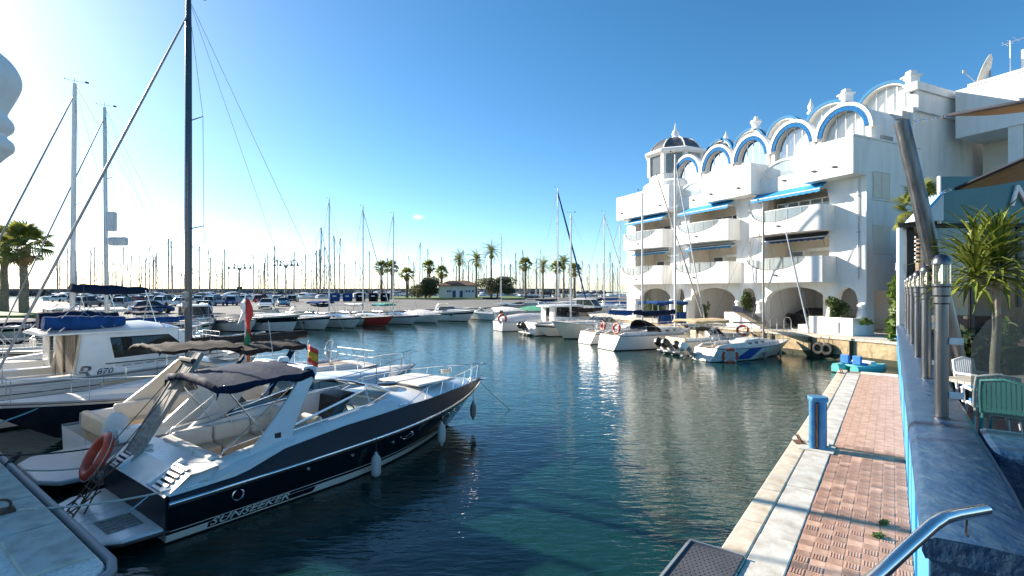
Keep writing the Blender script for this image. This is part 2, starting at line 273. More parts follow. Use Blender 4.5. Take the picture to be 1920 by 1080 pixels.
while u < Q1-.75:
    for j in range(7):
        v = -.845+.160*j
        kind = (row+j) % 2 if rnd.random() > .16 else 2
        big = .0012*math.sin(row*.35+j*.6)+rnd.uniform(-.0014,.0014)
        if 11.75 < u < 11.95: continue
        if npv < 300:
            o = inst('paver', pv[kind], core, m4=Matrix.Translation(quv(u, v, .872+big)) @ uvm @ Matrix.Rotation(rnd.uniform(-.02,.02),4,'Z')); npv += 1
        else:
            p = quv(u, v, .872+big); b = MB().box(-.0785,-.0785,-.02,.0785,.0785,.011)
            far.v, n = far.v, len(far.v)
            far.add([uvm @ Vector(q) + p for q in b.v], b.f)
    u += .160; row += 1
fo = far.build('far_pavers', M['tile'], core); fo['kind'] = 'stuff'
uvbox(MB(), 11.78, 11.96, -.93, .18, .86, .874).build('gutter_and_shadow', M['tbrown'], core)  # drain channel; its dark colour also paints in the pedestal's shadow
MB().box(0,-.05,0,.3,.05,.05).build('gutter_plate', M['conc'], core).matrix_local = Matrix.Translation(quv(11.7,-1.05,.885)) @ uvm
for vv in (-.55,-.1): pass
# far quay under the white building
def BP(s, o, z=0.0): return QA + BD*s + MD*o + Vector((0,0,z))
BANG = math.atan2(-BD.y, -BD.x)
bq = struct(MB().prism([tuple(BP(*p))[:2] for p in ((-16,0),(29,0),(31,10),(31,70),(-16,60))], -1, 1.235).build('building_quay', M['ochre']))
MB().prism([tuple(BP(*p))[:2] for p in ((-16,-.06),(29,-.06),(29,.6),(-16,.6))], 1.14, 1.27).build('quay_coping', M['stone'], bq, bevel=.03)
MB().prism([tuple(BP(*p))[:2] for p in ((-16,.61),(29,.61),(30.9,10),(30.9,60),(-16,60))], 1.236, 1.262).build('quay_paving', M['conc'], bq)
MB().prism([tuple(BP(*p))[:2] for p in ((-16,-.03),(28.9,-.03),(28.9,0.02),(-16,0.02))], -.5, .32).build('tide_stain', M['weed'], bq)
for s in (-.8, 1.6, 4.2):
    MB().prism([tuple(BP(*p))[:2] for p in ((s,-.10),(s+.18,-.10),(s+.18,.0),(s,.0))], -.4, 1.13).build('quay_pilaster', M['weed'], bq, bevel=.02)
# lawn strips and breakwater
struct(MB().prism([tuple(gnd(-260,596,1.2))[:2], tuple(gnd(100,596,1.2))[:2], tuple(gnd(92,588,1.2))[:2], tuple(gnd(-260,588,1.2))[:2]], 1.1, 1.45).build('lawn', M['grass'], bevel=.1))
struct(MB().prism([(-38,142),(-8,136),(4,142),(2,176),(-40,176)], 1.1, 1.5).build('lawn', M['grass'], bevel=.1))
struct(MB().xprism([(-700,-1),(-700,4.2),(40,4.3),(40,-1)], 330, 338).build('breakwater', M['rock']))
rk = MB(); rr = random.Random(3)
for i in range(500):
    x = rr.uniform(-420, 60); s = rr.uniform(.9, 2.0)
    b = MB().lathe([(0,-s*.8),(s*.8,-s*.4),(s,.1),(s*.6,s*.6),(0,s*.75)], 5, ph=rr.random()*6)
    rk.add([Vector(p)*1.0+Vector((x, rr.uniform(323,330), rr.uniform(-.2,2.4))) for p in b.v], b.f)
ro = rk.build('breakwater_rocks', M['rock']); ro['kind'] = 'stuff'; ro['label'] = 'grey boulders piled along the far breakwater'
# ------------------------------------------------------------------ boat kit (x to the bow, y to port, z up, waterline z = 0)
class Hull:
    def __init__(s, L, B, zs, rake=1.0, wl=.86, p=2.2, tm=.42, stern=.9, draft=.35, trake=0.0):
        s.L, s.B, s.zs, s.rake, s.wl, s.p, s.tm, s.stern, s.draft, s.trake = L, B, zs, rake, wl, p, tm, stern, draft, trake
    def zsh(s, t):
        a, b, c = s.zs; return a*(1-t)*(1-2*t)+b*4*t*(1-t)+c*t*(2*t-1)
    def pt(s, t, lev, side):
        if lev >= 0: z = lev*s.zsh(t); w = s.wl+(1-s.wl)*lev**.8; xe = s.L-s.rake*(1-lev)**1.15
        else: z = lev*s.draft; w = s.wl*(1-(-lev)**1.6); xe = s.L-s.rake-(-lev)*s.rake*.7
        tt = max(0, (t-s.tm)/(1-s.tm)); p = s.p*(.72+.28*max(0, lev))
        bw = s.B*w*max(0, 1-tt**p)*(s.stern+(1-s.stern)*math.sin(min(1, t/s.tm)*math.pi/2))
        return Vector((t*xe+s.trake*lev*(1-t), side*bw, z))
    def at(s, x, z, side):
        lev = 1; t = x/s.L
        for _ in range(4):
            lev = z/s.zsh(t) if z >= 0 else z/s.draft
            xe = s.L-s.rake*(1-max(0, min(1, lev)))**1.15; t = max(0, min(1, x/xe))
        return s.pt(t, lev, side)
    def half(s, x, lev=1): return s.pt(x/s.L, lev, 1).y
    def band(s, l0, l1, nt=22, nl=3, off=0.0, transom=True, t0=0.0, t1=1.0, sides=(-1,1)):
        b = MB()
        for sd in sides:
            rows = []
            for i in range(nt+1):
                t = lerp(t0, t1, 1-(1-i/nt)**1.25)
                rows.append([s.pt(t, lerp(l0, l1, j/nl), sd)+Vector((0, sd*off, 0)) for j in range(nl+1)])
            b.loft(rows, False, False)
        if transom and t0 == 0: b.loft([[s.pt(0, lerp(l0, l1, j/nl), k) for j in range(nl+1)] for k in (-1, -.5, 0, .5, 1)], False, False)
        return b
    def deck(s, t0, t1, inset=.02, dz=0.0, camber=.08, nt=14, lev=1.0):
        b = MB(); rows = []
        for i in range(nt+1):
            p = s.pt(lerp(t0, t1, i/nt), lev, 1); h = max(0, p.y-inset)
            rows.append([Vector((p.x, h*k, p.z+dz+camber*(1-k*k)*min(1, h/.5))) for k in (-1,-.75,-.4,0,.4,.75,1)])
        return b.loft(rows, False, False)
    def line(s, lev, side, t0=0, t1=1, n=22, dy=0, dz=0): 
        return [s.pt(lerp(t0, t1, i/n), lev, side)+Vector((0, side*dy, dz)) for i in range(n+1)]
    def rub(s, lev, r, t0=0, t1=1):
        return MB().tube(s.line(lev, -1, t0, t1)+list(reversed(s.line(lev, 1, t0, t1))), r, 5)
def text_mesh(body, size, shear=0.0, extr=.002, bold=.010):
    cu = bpy.data.curves.new('lettering', 'FONT'); cu.body = body; cu.size = size; cu.shear = shear; cu.extrude = extr; cu.resolution_u = 2; cu.offset = size*bold
    o = bpy.data.objects.new('lettering', cu); C.objects.link(o); dg = bpy.context.evaluated_depsgraph_get(); dg.update()
    me = bpy.data.meshes.new_from_object(o.evaluated_get(dg)); bpy.data.objects.remove(o); bpy.data.curves.remove(cu); return me
def text_on(hull, body, size, x0, z0, side, m, parent, shear=.25, xs=1.0, name='lettering', rise=0.0):
    me = text_mesh(body, size, shear); bm = bmesh.new(); bm.from_mesh(me); bmesh.ops.subdivide_edges(bm, edges=[e for e in bm.edges if e.calc_length() > .25], cuts=1)
    for v in bm.verts:
        a, b_, c = v.co; x = x0+(a*xs if side < 0 else -a*xs); p = hull.at(x, z0+b_+rise*(x-x0), side); v.co = (x, p.y+side*(.008+c), z0+b_+rise*(x-x0))
    bm.to_mesh(me); bm.free(); me.materials.clear(); me.materials.append(m)
    o = bpy.data.objects.new(name, me); C.objects.link(o); o.parent = parent; return o
def rails(parent, hull, t0, t1, h, m='steel', n=5, r=.012, inset=.06, mid=True, front=True, gap=0):
    """one guard rail with its posts (bow rail or lifelines)"""
    for sd in (-1, 1):
        tp = []
        b = MB()
        for i in range(n+1):
            p = hull.pt(lerp(t0, t1, i/n), 1, sd); p.y -= sd*min(inset, abs(p.y)); q = p+Vector((0, 0, h)); tp.append(q); b.tube([p, q], r, 5)
        if mid: b.tube([q-Vector((0, 0, h*.5)) for q in tp], r*.5, 4)
        if front and sd == 1:
            x = hull.L+.05; z = tp[-1].z+.03
            tip = Vector((x, 0, z)); b.tube(tp+[Vector((x-.03, .22, z)), tip, Vector((x-.03, -.22, z)), Vector((tp[-1].x, -tp[-1].y, tp[-1].z))], r, 5)
        else: b.tube(tp, r, 5)
        b.build('guard_rail', M[m], parent, smooth=60)
def coach(x0, x1, w0, w1, zb0, zb1, h, round_=.25, n=10, front=.8, back=.15):
    """cabin trunk: rounded box whose width and base follow the deck, sloping at the front"""
    b = MB(); rows = []
    for i in range(n+1):
        t = i/n; x = lerp(x0, x1, t); w_ = lerp(w0, w1, t**1.3); zb = lerp(zb0, zb1, t)-.04
        hh = h*min(1, (1-t)/front*1.0)**.6 if t > 1-front else h
        hh = h*min(1, max(.02, (1-t)/front))**.75; hh *= min(1, .55+t/max(.01, back)) if back else 1
        rows.append([Vector((x, w_*k, zb+.04+hh*q if q else zb)) for k, q in ((-1,0),(-.97,.55),(-.85,.93),(-.5,1.02),(0,1.06),(.5,1.02),(.85,.93),(.97,.55),(1,0))])
    return b.loft(rows, True, True)
def outboard(parent, x, y, z, tilt=0.0, s=1.0, m='black'):
    b = MB()
    b.loft([[Vector((a*s, c*s, h*s)) for a, c in ((-.24*k,-.14*k),(.16*k,-.16*k),(.20*k,0),(.16*k,.16*k),(-.24*k,.14*k),(-.30*k,0))] for h, k in ((.30,.75),(.42,1.0),(.62,1.02),(.78,.85),(.84,.5))])
    mm = Matrix.Translation((x, y, z)) @ Matrix.Rotation(tilt, 4, 'Y')
    o = b.xf(mm).build('outboard_motor', M[m], parent, smooth=40)
    l = MB().box(-.10*s,-.05*s,-.65*s,.06*s,.05*s,.32*s).box(-.26*s,-.10*s,-.32*s,.06*s,.10*s,-.29*s).lathe([(.0,-.22*s),(.06*s,-.12*s),(.07*s,.1*s),(.02*s,.2*s)], 8, (-.05*s,0,-.62*s), 'x')
    l.box(.02*s,-.14*s,-.05*s,.16*s,.14*s,.30*s).xf(mm).build('drive_leg', M['grey'], o, bevel=.01)
    MB().box(-.012,-.15*s,-.03*s,.012,.15*s,.03*s).box(-.012,-.03*s,-.15*s,.012,.03*s,.15*s).xf(mm @ Matrix.Translation((-.29*s,0,-.62*s))).build('propeller', M['black'], o)
    return o
def fabric_top(parent, x0, x1, w_, z, m, crown=.10, drop=.14, name='bimini', wob=.02, seed=0, slope=0.0):
    """taut cloth over hoops with a hanging edge: real thickness, sagging between the hoops"""
    r_ = random.Random(seed); top = []; nx, ny = 14, 10
    for i in range(nx+1):
        t = i/nx; x = lerp(x0, x1, t); row = []
        for j in range(ny+1):
            k = -1+2*j/ny; zz = z+slope*(t-.5)+crown*(1-k*k)-.03*math.sin(t*math.pi*3)**2+r_.uniform(-wob, wob)*.5
            row.append(Vector((x, k*w_, zz)))
        row = [row[0]+Vector((0, .0, -drop*(1+.3*math.sin(t*9))))]+row+[row[-1]+Vector((0, 0, -drop*(1+.3*math.sin(t*9+1))))]
        top.append(row)
    top = [[p+Vector((-.05, 0, -drop)) for p in top[0]]]+top+[[p+Vector((.05, 0, -drop*.8)) for p in top[-1]]]
    return MB().loft(top, False, False).build(name, M[m], parent, smooth=70, solid=.015)
def roll(parent, p, q, r, m, name='sail_cover', seed=0, sag=.08, flat=1.0):
    """a lumpy furled roll of cloth between two points"""
    r_ = random.Random(seed); p = Vector(p); q = Vector(q); n = 14; pts = []; rad = []
    for i in range(n+1):
        t = i/n; pts.append(p.lerp(q, t)+Vector((0, 0, -sag*math.sin(t*math.pi)+r_.uniform(-.02, .02)))); rad.append(r*(.62+.45*math.sin(math.pi*min(1, .18+t*.8))+r_.uniform(-.09, .09)))
    return MB().tube(pts, rad, 9).build(name, M[m], parent, smooth=70)
def cable(parent, p, q, r=.006, m='wire', name='stay', sag=0.0, n=1):
    p = Vector(p); q = Vector(q); k = 8 if sag else 1
    return MB().tube([p.lerp(q, i/k)-Vector((0, 0, sag*4*(i/k)*(1-i/k))) for i in range(k+1)], r, 4).build(name, M[m], parent)
def rig(parent, x, z0, H, m='alu', r=.085, lean=(0,0), boom=3.4, zboom=1.1, cover='navycan', bw=1.4, Lb=(0,9), zd=1.0, furl=None, spread=(.42,.7), wire=.006, top=True, jibr=.05, cover_dir=-1, radar=False, nwire=True):
    base = Vector((x, 0, z0)); tip = Vector((x+lean[0], lean[1], z0+H)); ax = tip-base
    P = lambda f: base+ax*f
    ms = MB().tube([P(0), P(.5), P(.9), P(1)], [r, r, r*.9, r*.72], 10).build('mast', M[m], parent, smooth=60)
    for f in spread:
        b = MB(); hw = bw*.52*(1-.25*f)
        for sd in (-1, 1): b.tube([P(f), P(f)+Vector((-.15, sd*hw, .06))], [.022, .014], 5)
        b.build('spreader', M[m], ms)
    for sd in (-1, 1):
        last = P(.99)
        for f in sorted(spread, reverse=True):
            q = P(f)+Vector((-.15, sd*bw*.52*(1-.25*f), .06)); cable(parent, last, q, wire); last = q
        cable(parent, last, (x-.15, sd*bw*.9, zd), wire)
        if nwire: cable(parent, P(spread[0]), (x-.5, sd*bw*.88, zd), wire)
    if furl: 
        a = Vector((Lb[1]-.15, 0, zd+.15)); c = P(.96); n = 12
        MB().tube([a.lerp(c, i/n) for i in range(n+1)], [jibr*(.5+.5*math.sin(math.pi*(.15+.75*(1-i/n)))) for i in range(n+1)], 7).build('furled_jib', M[furl], parent, smooth=70)
    else: cable(parent, (Lb[1]-.1, 0, zd+.1), P(.97), wire)
    cable(parent, (Lb[0]+.05, 0, zd), P(1), wire)
    if boom:
        a = P(0)+Vector((cover_dir*.1, 0, zboom)); c = a+Vector((cover_dir*boom, 0, .08))
        bo = MB().tube([a, c], .055, 8).build('boom', M[m], parent, smooth=60)
        if cover: roll(parent, a+Vector((0, 0, .16)), c+Vector((0, 0, .10)), .19, cover, seed=int(x*10)+int(H*7))
        cable(parent, c, P(1), wire*.8, name='topping_lift')
    if top:
        b = MB().tube([P(1), P(1)+Vector((0,0,.25))], .008, 4).tube([P(1)+Vector((-.45,0,.16)), P(1)+Vector((.35,0,.10))], .007, 4).box(tip.x-.5, tip.y-.01, tip.z+.14, tip.x-.36, tip.y+.01, tip.z+.22).lathe([(0,-.03),(.03,0),(0,.03)], 6, tip+Vector((.35,0,.13)))
        b.build('wind_vane', M['black'], ms)
    if radar:
        MB().lathe([(0,-.12),(.24,-.1),(.27,0),(.22,.1),(0,.13)], 14, P(.42)+Vector((.35,0,0))).build('radar_dome', M['white'], ms, smooth=50)
    return ms
def base_hull(t, H, hull='gel', stripe=None, boot='antif', sl=(.80,.93), deckm='deck', rub='grey', camber=.08, d0=0.0, bottom=.06):
    H.band(-1, bottom, 18, 3).build('underbody', M[boot], t, smooth=45)
    H.band(bottom, 1, 24, 6).build('hull', M[hull], t, smooth=45)
    if stripe: H.band(sl[0], sl[1], 24, 1, off=.006, transom=False).build('hull_stripe', M[stripe], t, smooth=45)
    H.rub(1, .03).build('rub_rail', M[rub], t, smooth=60)
    H.deck(d0, 1, camber=camber).build('deck', M[deckm], t, smooth=45)
def side_windows(parent, pts_fn, rects, m='tint', frame='black', y0=1, off=.012):
    for (x0, z0, x1, z1, sl0, sl1) in rects:
        for sd in (-1, 1):
            b = MB(); c = [(x0, z0), (x1, z0), (x1-sl1, z1), (x0+sl0, z1)]
            b.quad(*[Vector((x, sd*(pts_fn(x, z)+off), z)) for x, z in c]); o = b.build('window', M[m], parent, recalc=False)
            e = MB().tube([Vector((x, sd*(pts_fn(x, z)+off+.002), z)) for x, z in c], .012, 4, closed=True); e.build('window_frame', M[frame], o)
def windscreen(parent, x0, xf, w_, z0, h, rakeb=.6, m='screen', fr='steel', n=8, back=.9):
    """wrap-round screen: sides rising forward then the curved front"""
    base, topp = [], []
    for i in range(n+1):
        a = -1+2*i/n; ang = a*math.pi/2*.92
        base.append(Vector((xf-.75+.75*math.cos(ang)**.8 if abs(a) < 1 else xf-.75, w_*math.sin(ang)/math.sin(math.pi/2*.92), z0))); topp.append(Vector((base[-1].x-rakeb, base[-1].y*.9, z0+h)))
    base = [Vector((x0, -w_, z0-.02))]+base+[Vector((x0, w_, z0-.02))]; topp = [Vector((x0+.1, -w_*.99, z0+.10))]+topp+[Vector((x0+.1, w_*.99, z0+.10))]
    g = MB().loft([base, topp], False, False).build('windscreen', M[m], parent, recalc=False)
    b = MB().tube(topp, .018, 5).tube(base, .018, 5)
    for i in (1, 3, len(base)//2, len(base)-4, len(base)-2): b.tube([base[i], topp[i]], .013, 4)
    b.build('windscreen_frame', M[fr], g, smooth=60)
    return g
def cockpit(t, H, x0, x1, zf, wall=.28, seat='vinyl', coam='gel', ch=.18):
    """an open well with coaming, sole and bench seats (sits on the deck line)"""
    b = MB(); prev = []
    n = 10
    for sd in (-1, 1):
        rows = []
        for i in range(n+1):
            x = lerp(x0, x1, i/n); hb = H.half(x)-.05; zd = H.zsh(x/H.L)
            rows.append([Vector((x, sd*hb, zd-.02)), Vector((x, sd*(hb-.06), zd+ch)), Vector((x, sd*(hb-wall+.03), zd+ch+.02)), Vector((x, sd*(hb-wall), zd+ch-.03)), Vector((x, sd*(hb-wall-.03), zf))])
        b.loft(rows, False, False)
    b.build('coaming', M[coam], t, smooth=40)
    hb = H.half(lerp(x0, x1, .5))-wall-.02
    MB().box(x0, -hb, zf-.03, x1, hb, zf).build('cockpit_sole', M['deck'], t)
    MB().box(x0+.05, -hb, zf, x0+.55, hb, zf+.36).build('bench_seat', M[seat], t, bevel=.05)
    MB().box(x0-.02, -hb, zf+.30, x0+.14, hb, zf+.72).build('seat_back', M[seat], t, bevel=.05)

def motor_boat(name, label, cat, loc, rz, L, B, zs, stripe='navyhull', hullm='gel', cabin='sport', top=None, topm='navycan', ob=0, obm='black', group=None, rake=1.1, arch=False, rail=True, cover=None, boot='antif', sl=(.72,.90), scr='screen', obt=0.0, seat='vinyl2'):
    t = thing(name, label, cat, loc, rz, group); H = Hull(L, B, zs, rake=rake, p=2.3, stern=.92)
    xc = L*.42; base_hull(t, H, hullm, stripe, boot, sl, d0=xc/L if cabin != 'cover' else 0, camber=.12)
    if cabin == 'cover':
        rows = []; r_ = random.Random(int(L*100))
        for i in range(13):
            x = lerp(.1, L*.86, i/12); hb = H.half(x)-.02; zd = H.zsh(x/L); hh = (.18+.62*math.sin(math.pi*min(1, .12+i/12*.85))**.8)*.9
            rows.append([Vector((x, hb*k, zd-.03+hh*q+r_.uniform(-.02,.02))) for k, q in ((-1.02,-.12),(-1,.05),(-.7,.55),(-.35,.9),(0,1),(.35,.9),(.7,.55),(1,.05),(1.02,-.12))])
        MB().loft(rows, True, True).build('boat_cover', M[topm], t, smooth=60)
    else:
        cockpit(t, H, .25, xc+.1, zs[0]*.35, seat=seat)
        zd = H.zsh(.45)
        coach(xc, L*.9, H.half(xc)-.16, .25, H.zsh(xc/L), H.zsh(.9), .34 if cabin == 'sport' else .42, front=.85, back=.05).build('cabin_top', M[hullm], t, smooth=50)
        MB().box(-.45, -H.half(0)*.82, .18, .02, H.half(0)*.82, .26).build('swim_platform', M['deck'], t, bevel=.03)
        if cabin == 'sport':
            windscreen(t, xc-.9, xc+.95, H.half(xc)-.14, zd+.22, .46, m=scr)
            MB().xprism([(xc-.25, zs[0]*.35), (xc+.05, zs[0]*.35), (xc+.05, zd+.42), (xc-.12, zd+.46), (xc-.25, zd+.2)], -H.half(xc)*.62, H.half(xc)*.05).build('helm_console', M['gel2'], t, bevel=.02)
            hs = [Vector((xc-.55, .35, zd+.28)), Vector((xc-.55, -.35, zd+.28))]
            for hp in hs: MB().box(hp.x-.22, hp.y-.24, zd-.05, hp.x+.2, hp.y+.24, zd+.08).box(hp.x-.26, hp.y-.24, zd+.0, hp.x-.16, hp.y+.24, zd+.5).build('helm_seat', M[seat], t, bevel=.04)
            for sd in (-1, 1):
                sw = MB().lathe([(0,-.006),(.13,-.004),(.13,.004),(0,.006)], 12, (0,0,0), 'y'); m_ = Matrix.Translation((L*.62, sd*(H.half(L*.62, .62)+.006), H.zsh(.62)*.62)) @ Matrix.Diagonal((1.6,1,.6,1)); sw.xf(m_).build('porthole', M['tint'], t)
        if cabin in ('pilot', 'hardtop'):
            x0, x1 = (L*.22, L*.62) if cabin == 'pilot' else (L*.20, L*.66); w_ = H.half(x0)-.22; h0 = zd+.05; h1 = h0+(1.35 if cabin == 'pilot' else 1.25)
            prof = [(x0, h0), (x1+.35, h0), (x1-.55, h1-.10), (x0+.12, h1-.05)]
            for a, bb in (((0,1)), ((2,3))): pass
            fr = MB()
            for sd in (-1, 1):                                       # corner posts, lower side and roof beam
                fr.beam((x0+.06, sd*w_, h0), (x0+.18, sd*w_*.95, h1), .10, .06); fr.beam((x1+.25, sd*w_*.95, h0+.35), (x1-.55, sd*w_*.92, h1), .08, .07); fr.beam((lerp(x0,x1,.45), sd*w_*.99, h0), (lerp(x0,x1,.45), sd*w_*.94, h1), .09, .05)
                fr.xprism([(x0, h0-.1), (x1+.5, h0-.1), (x1+.25, h0+.42), (x0+.06, h0+.42)], sd*w_-.03, sd*w_+.03)
            fr.box(x0, -w_, h0-.1, x0+.05, -.35, h1).box(x0, .35, h0-.1, x0+.05, w_, h1)
            fr.build('cabin_frame', M[hullm], t, bevel=.015)
            MB().loft([[Vector((x, w2*k, h1+.02+(.10 if abs(k) < .9 else 0)*min(1, (1-abs(u_))*4+.3))) for k in (-1,-.85,-.4,0,.4,.85,1)]+[Vector((x, w2*k, h1-.05)) for k in (1,-1)] for x, w2, u_ in ((x0-.55, w_*.93, 1), (x0-.3, w_*1.0, .6), (lerp(x0,x1,.5), w_*1.0, 0), (x1-.55, w_*.95, .6), (x1-.25, w_*.82, 1))]).build('roof', M[hullm], t, smooth=45)
            for sd in (-1, 1):
                MB().quad((x0+.1, sd*w_*.985, h0+.42), (x1+.22, sd*w_*.955, h0+.42), (x1-.5, sd*w_*.935, h1-.05), (x0+.16, sd*w_*.955, h1-.05)).build('window', M['tint'], t, recalc=False)
            MB().quad((x1+.3, -w_*.93, h0+.36), (x1+.3, w_*.93, h0+.36), (x1-.5, w_*.9, h1-.03), (x1-.5, -w_*.9, h1-.03)).build('windscreen', M['tint'], t, recalc=False)
            MB().tube([(x0+.1, -w_*.9, h1+.16), (x0+.5, -w_*.9, h1+.24), (x1-.9, -w_*.9, h1+.18)], .014, 5).tube([(x0+.1, w_*.9, h1+.16), (x0+.5, w_*.9, h1+.24), (x1-.9, w_*.9, h1+.18)], .014, 5).build('roof_rail', M['steel'], t)
    if arch:
        xa = xc-1.3; w_ = H.half(xa)-.16; za = H.zsh(xa/L)+.12; b = MB()
        prof = [(-w_, 0), (-w_*.92, .75), (-w_*.72, 1.05), (w_*.72, 1.05), (w_*.92, .75), (w_, 0)]
        b.loft([[Vector((xa+dx+h*.35, y*k, za+h*k2)) for dx, k, k2 in ((-.16,1,1),(.16,1,1),(.14,.93,.94),(-.14,.93,.94))] for y, h in prof]); b.build('radar_arch', M[hullm], t, smooth=40)
    if top:
        x0, x1, zt = top; fabric_top(t, x0, x1, H.half(xc)*.84, zt, topm, seed=int(L*50)); b = MB()
        for xx in (x0+.1, (x0+x1)/2, x1-.1):
            for sd in (-1, 1): b.tube([(lerp(x0,x1,.5)+(xx-lerp(x0,x1,.5))*.2, sd*(H.half(xc)-.14), H.zsh(.3)+.1), (xx, sd*H.half(xc)*.82, zt-.02)], .012, 4)
        b.build('bimini_frame', M['steel'], t)
    if cover:
        x0, x1, zt = cover; roll(t, (x0, 0, zt), (x1, 0, zt-.05), .20, topm, name='rolled_canvas', seed=int(L*9))
    if rail: rails(t, H, .5, .95, .42, n=5)
    for i in range(ob): outboard(t, -.32, (i-(ob-1)/2)*.62, .42, tilt=obt, m=obm)
    t['_h'] = 0; del t['_h']
    return t, H
def sail_boat(name, label, loc, rz, L, B, zs, H_=12, mx=.58, mast='alu', mr=.08, hullm='gel', stripe='navyhull', cover='navycan', furl='whitecan', boot='antif', group=None, sl=(.82,.92), sugar=True, hood=None, boom=None, lean=(0,0), top=True, rail=True, wire=.006, spread=(.42,.70), jibr=.05, rake=1.3, tops=True, nwire=True, bim=None):
    t = thing(name, label, 'sailboat', loc, rz, group); H = Hull(L, B, zs, rake=rake, wl=.80, p=1.9, tm=.45, stern=.72, draft=.5, trake=-.0 if not sugar else .35)
    base_hull(t, H, hullm, stripe, boot, sl, camber=.06)
    xm = L*mx; zd = H.zsh(mx)
    ct = coach(L*.36, L*.84, H.half(L*.36)*.62, .22, H.zsh(.36), H.zsh(.84), .40, front=.6, back=.05).build('coachroof', M['gel'], t, smooth=50)
    for sd in (-1, 1):
        for i in range(3):
            x = L*(.42+.08*i); wv = lerp(H.half(L*.36)*.62, .22, ((x-L*.36)/(L*.48))**1.3)
            MB().box(x-.18, sd*wv*.975-.014, H.zsh(x/L)+.13, x+.18, sd*wv*.975+.014, H.zsh(x/L)+.25).build('portlight', M['tint'], ct, bevel=.01)
    b = MB(); hb = H.half(L*.2)*.62
    for sd in (-1, 1): b.xprism([(L*.04, H.zsh(.1)), (L*.37, H.zsh(.3)), (L*.37, H.zsh(.3)+.30), (L*.10, H.zsh(.1)+.20)], sd*hb-.09, sd*hb+.09)
    b.build('cockpit_coaming', M['gel'], t, bevel=.03)
    MB().box(L*.05, -hb+.1, zs[0]+.06, L*.36, hb-.1, zs[0]+.075).build('cockpit_sole', M['teak'], t)
    w = MB().tube([Vector((L*.12, .42*math.cos(a), zs[0]+.62+.42*math.sin(a))) for a in [2*math.pi*i/16 for i in range(16)]], .016, 5, closed=True)
    for i in range(5): a = 2*math.pi*i/5; w.tube([(L*.12,0,zs[0]+.62),(L*.12,.42*math.cos(a),zs[0]+.62+.42*math.sin(a))], .008, 4)
    w.box(L*.12-.03,-.08,zs[0]+.05,L*.12+.12,.08,zs[0]+.62).build('steering_wheel', M['steel'], t)
    if hood:
        rows = []
        for i in range(7):
            t_ = i/6; x = L*.30+1.15*t_; hh = .78*math.sin(math.pi/2*(1-t_*.72)); wv = hb*1.12
            rows.append([Vector((x, wv*math.sin(a), zd+.12+hh*max(0, math.cos(a))**.7)) for a in [R(-90+18*k) for k in range(11)]])
        MB().loft(rows, False, False).build('spray_hood', M[hood], t, smooth=60, solid=.02)
    if rail:
        rails(t, H, .06, .94, .58, n=7, r=.011)
        b = MB(); p = [H.pt(.02, 1, s_) for s_ in (-1, -.5, .5, 1)]
        for q in p: b.tube([q+Vector((.02,0,0)), q+Vector((.0,0,.6))], .012, 5)
        b.tube([q+Vector((0,0,.6)) for q in p], .012, 5).tube([q+Vector((0,0,.32)) for q in p], .009, 5); b.build('pushpit', M['steel'], t)
    if bim: fabric_top(t, bim[0], bim[1], hb*1.25, bim[2], bim[3], seed=5)
    rig(t, xm, zd+.1, H_, mast, mr, lean=lean, boom=boom or L*.36, cover=cover, bw=H.half(xm), Lb=(0,L), zd=zd+.02, furl=furl, wire=wire, spread=spread, jibr=jibr, top=tops, nwire=nwire)
    return t, H
def fender(p, label, m='fender', r=.11, h=.55, rope=.5, name='fender', group='fenders hung from boats'):
    t = thing(name, label, 'fender', p, 0, group)
    MB().lathe([(0,0),(.03,.0),(.035,.05),(r*.8,.09),(r,.16),(r,h-.16),(r*.8,h-.08),(.035,h-.03),(.03,h+.02),(0,h+.02)], 12).build('fender_body', M[m], t, smooth=50)
    MB().tube([(0,0,h),(0,.01,h+rope)], .008, 4).build('rope', M['roped'], t); return t
def lifebuoy(p, label, r=.32, n=None, rt=.075, bands=True, name='lifebuoy'):
    """ring whose axis points along n"""
    t = thing(name, label, 'lifebuoy', p, 0, 'lifebuoys on boats'); n = Vector(n or (0,-1,0)).normalized(); q = n.to_track_quat('Z','Y').to_matrix().to_4x4()
    MB().tube([(r*math.cos(a), r*math.sin(a), 0) for a in [2*math.pi*i/28 for i in range(28)]], rt, 9, closed=True).xf(q).build('ring', M['buoy'], t, smooth=60)
    if bands:
        for k in range(4):
            MB().tube([(r*math.cos(a), r*math.sin(a), 0) for a in [R(k*90+45-9+6*i) for i in range(4)]], rt*1.03, 9).xf(q).build('reflective_band', M['buoyw'], t, smooth=60)
    MB().tube([((r+rt+.015*math.sin(i*math.pi/3.5)**2)*math.cos(a), (r+rt+.015)*math.sin(a), 0) for i, a in enumerate([2*math.pi*i/28 for i in range(28)])], .008, 4, closed=True).xf(q).build('grab_line', M['ropew'], t)
    return t
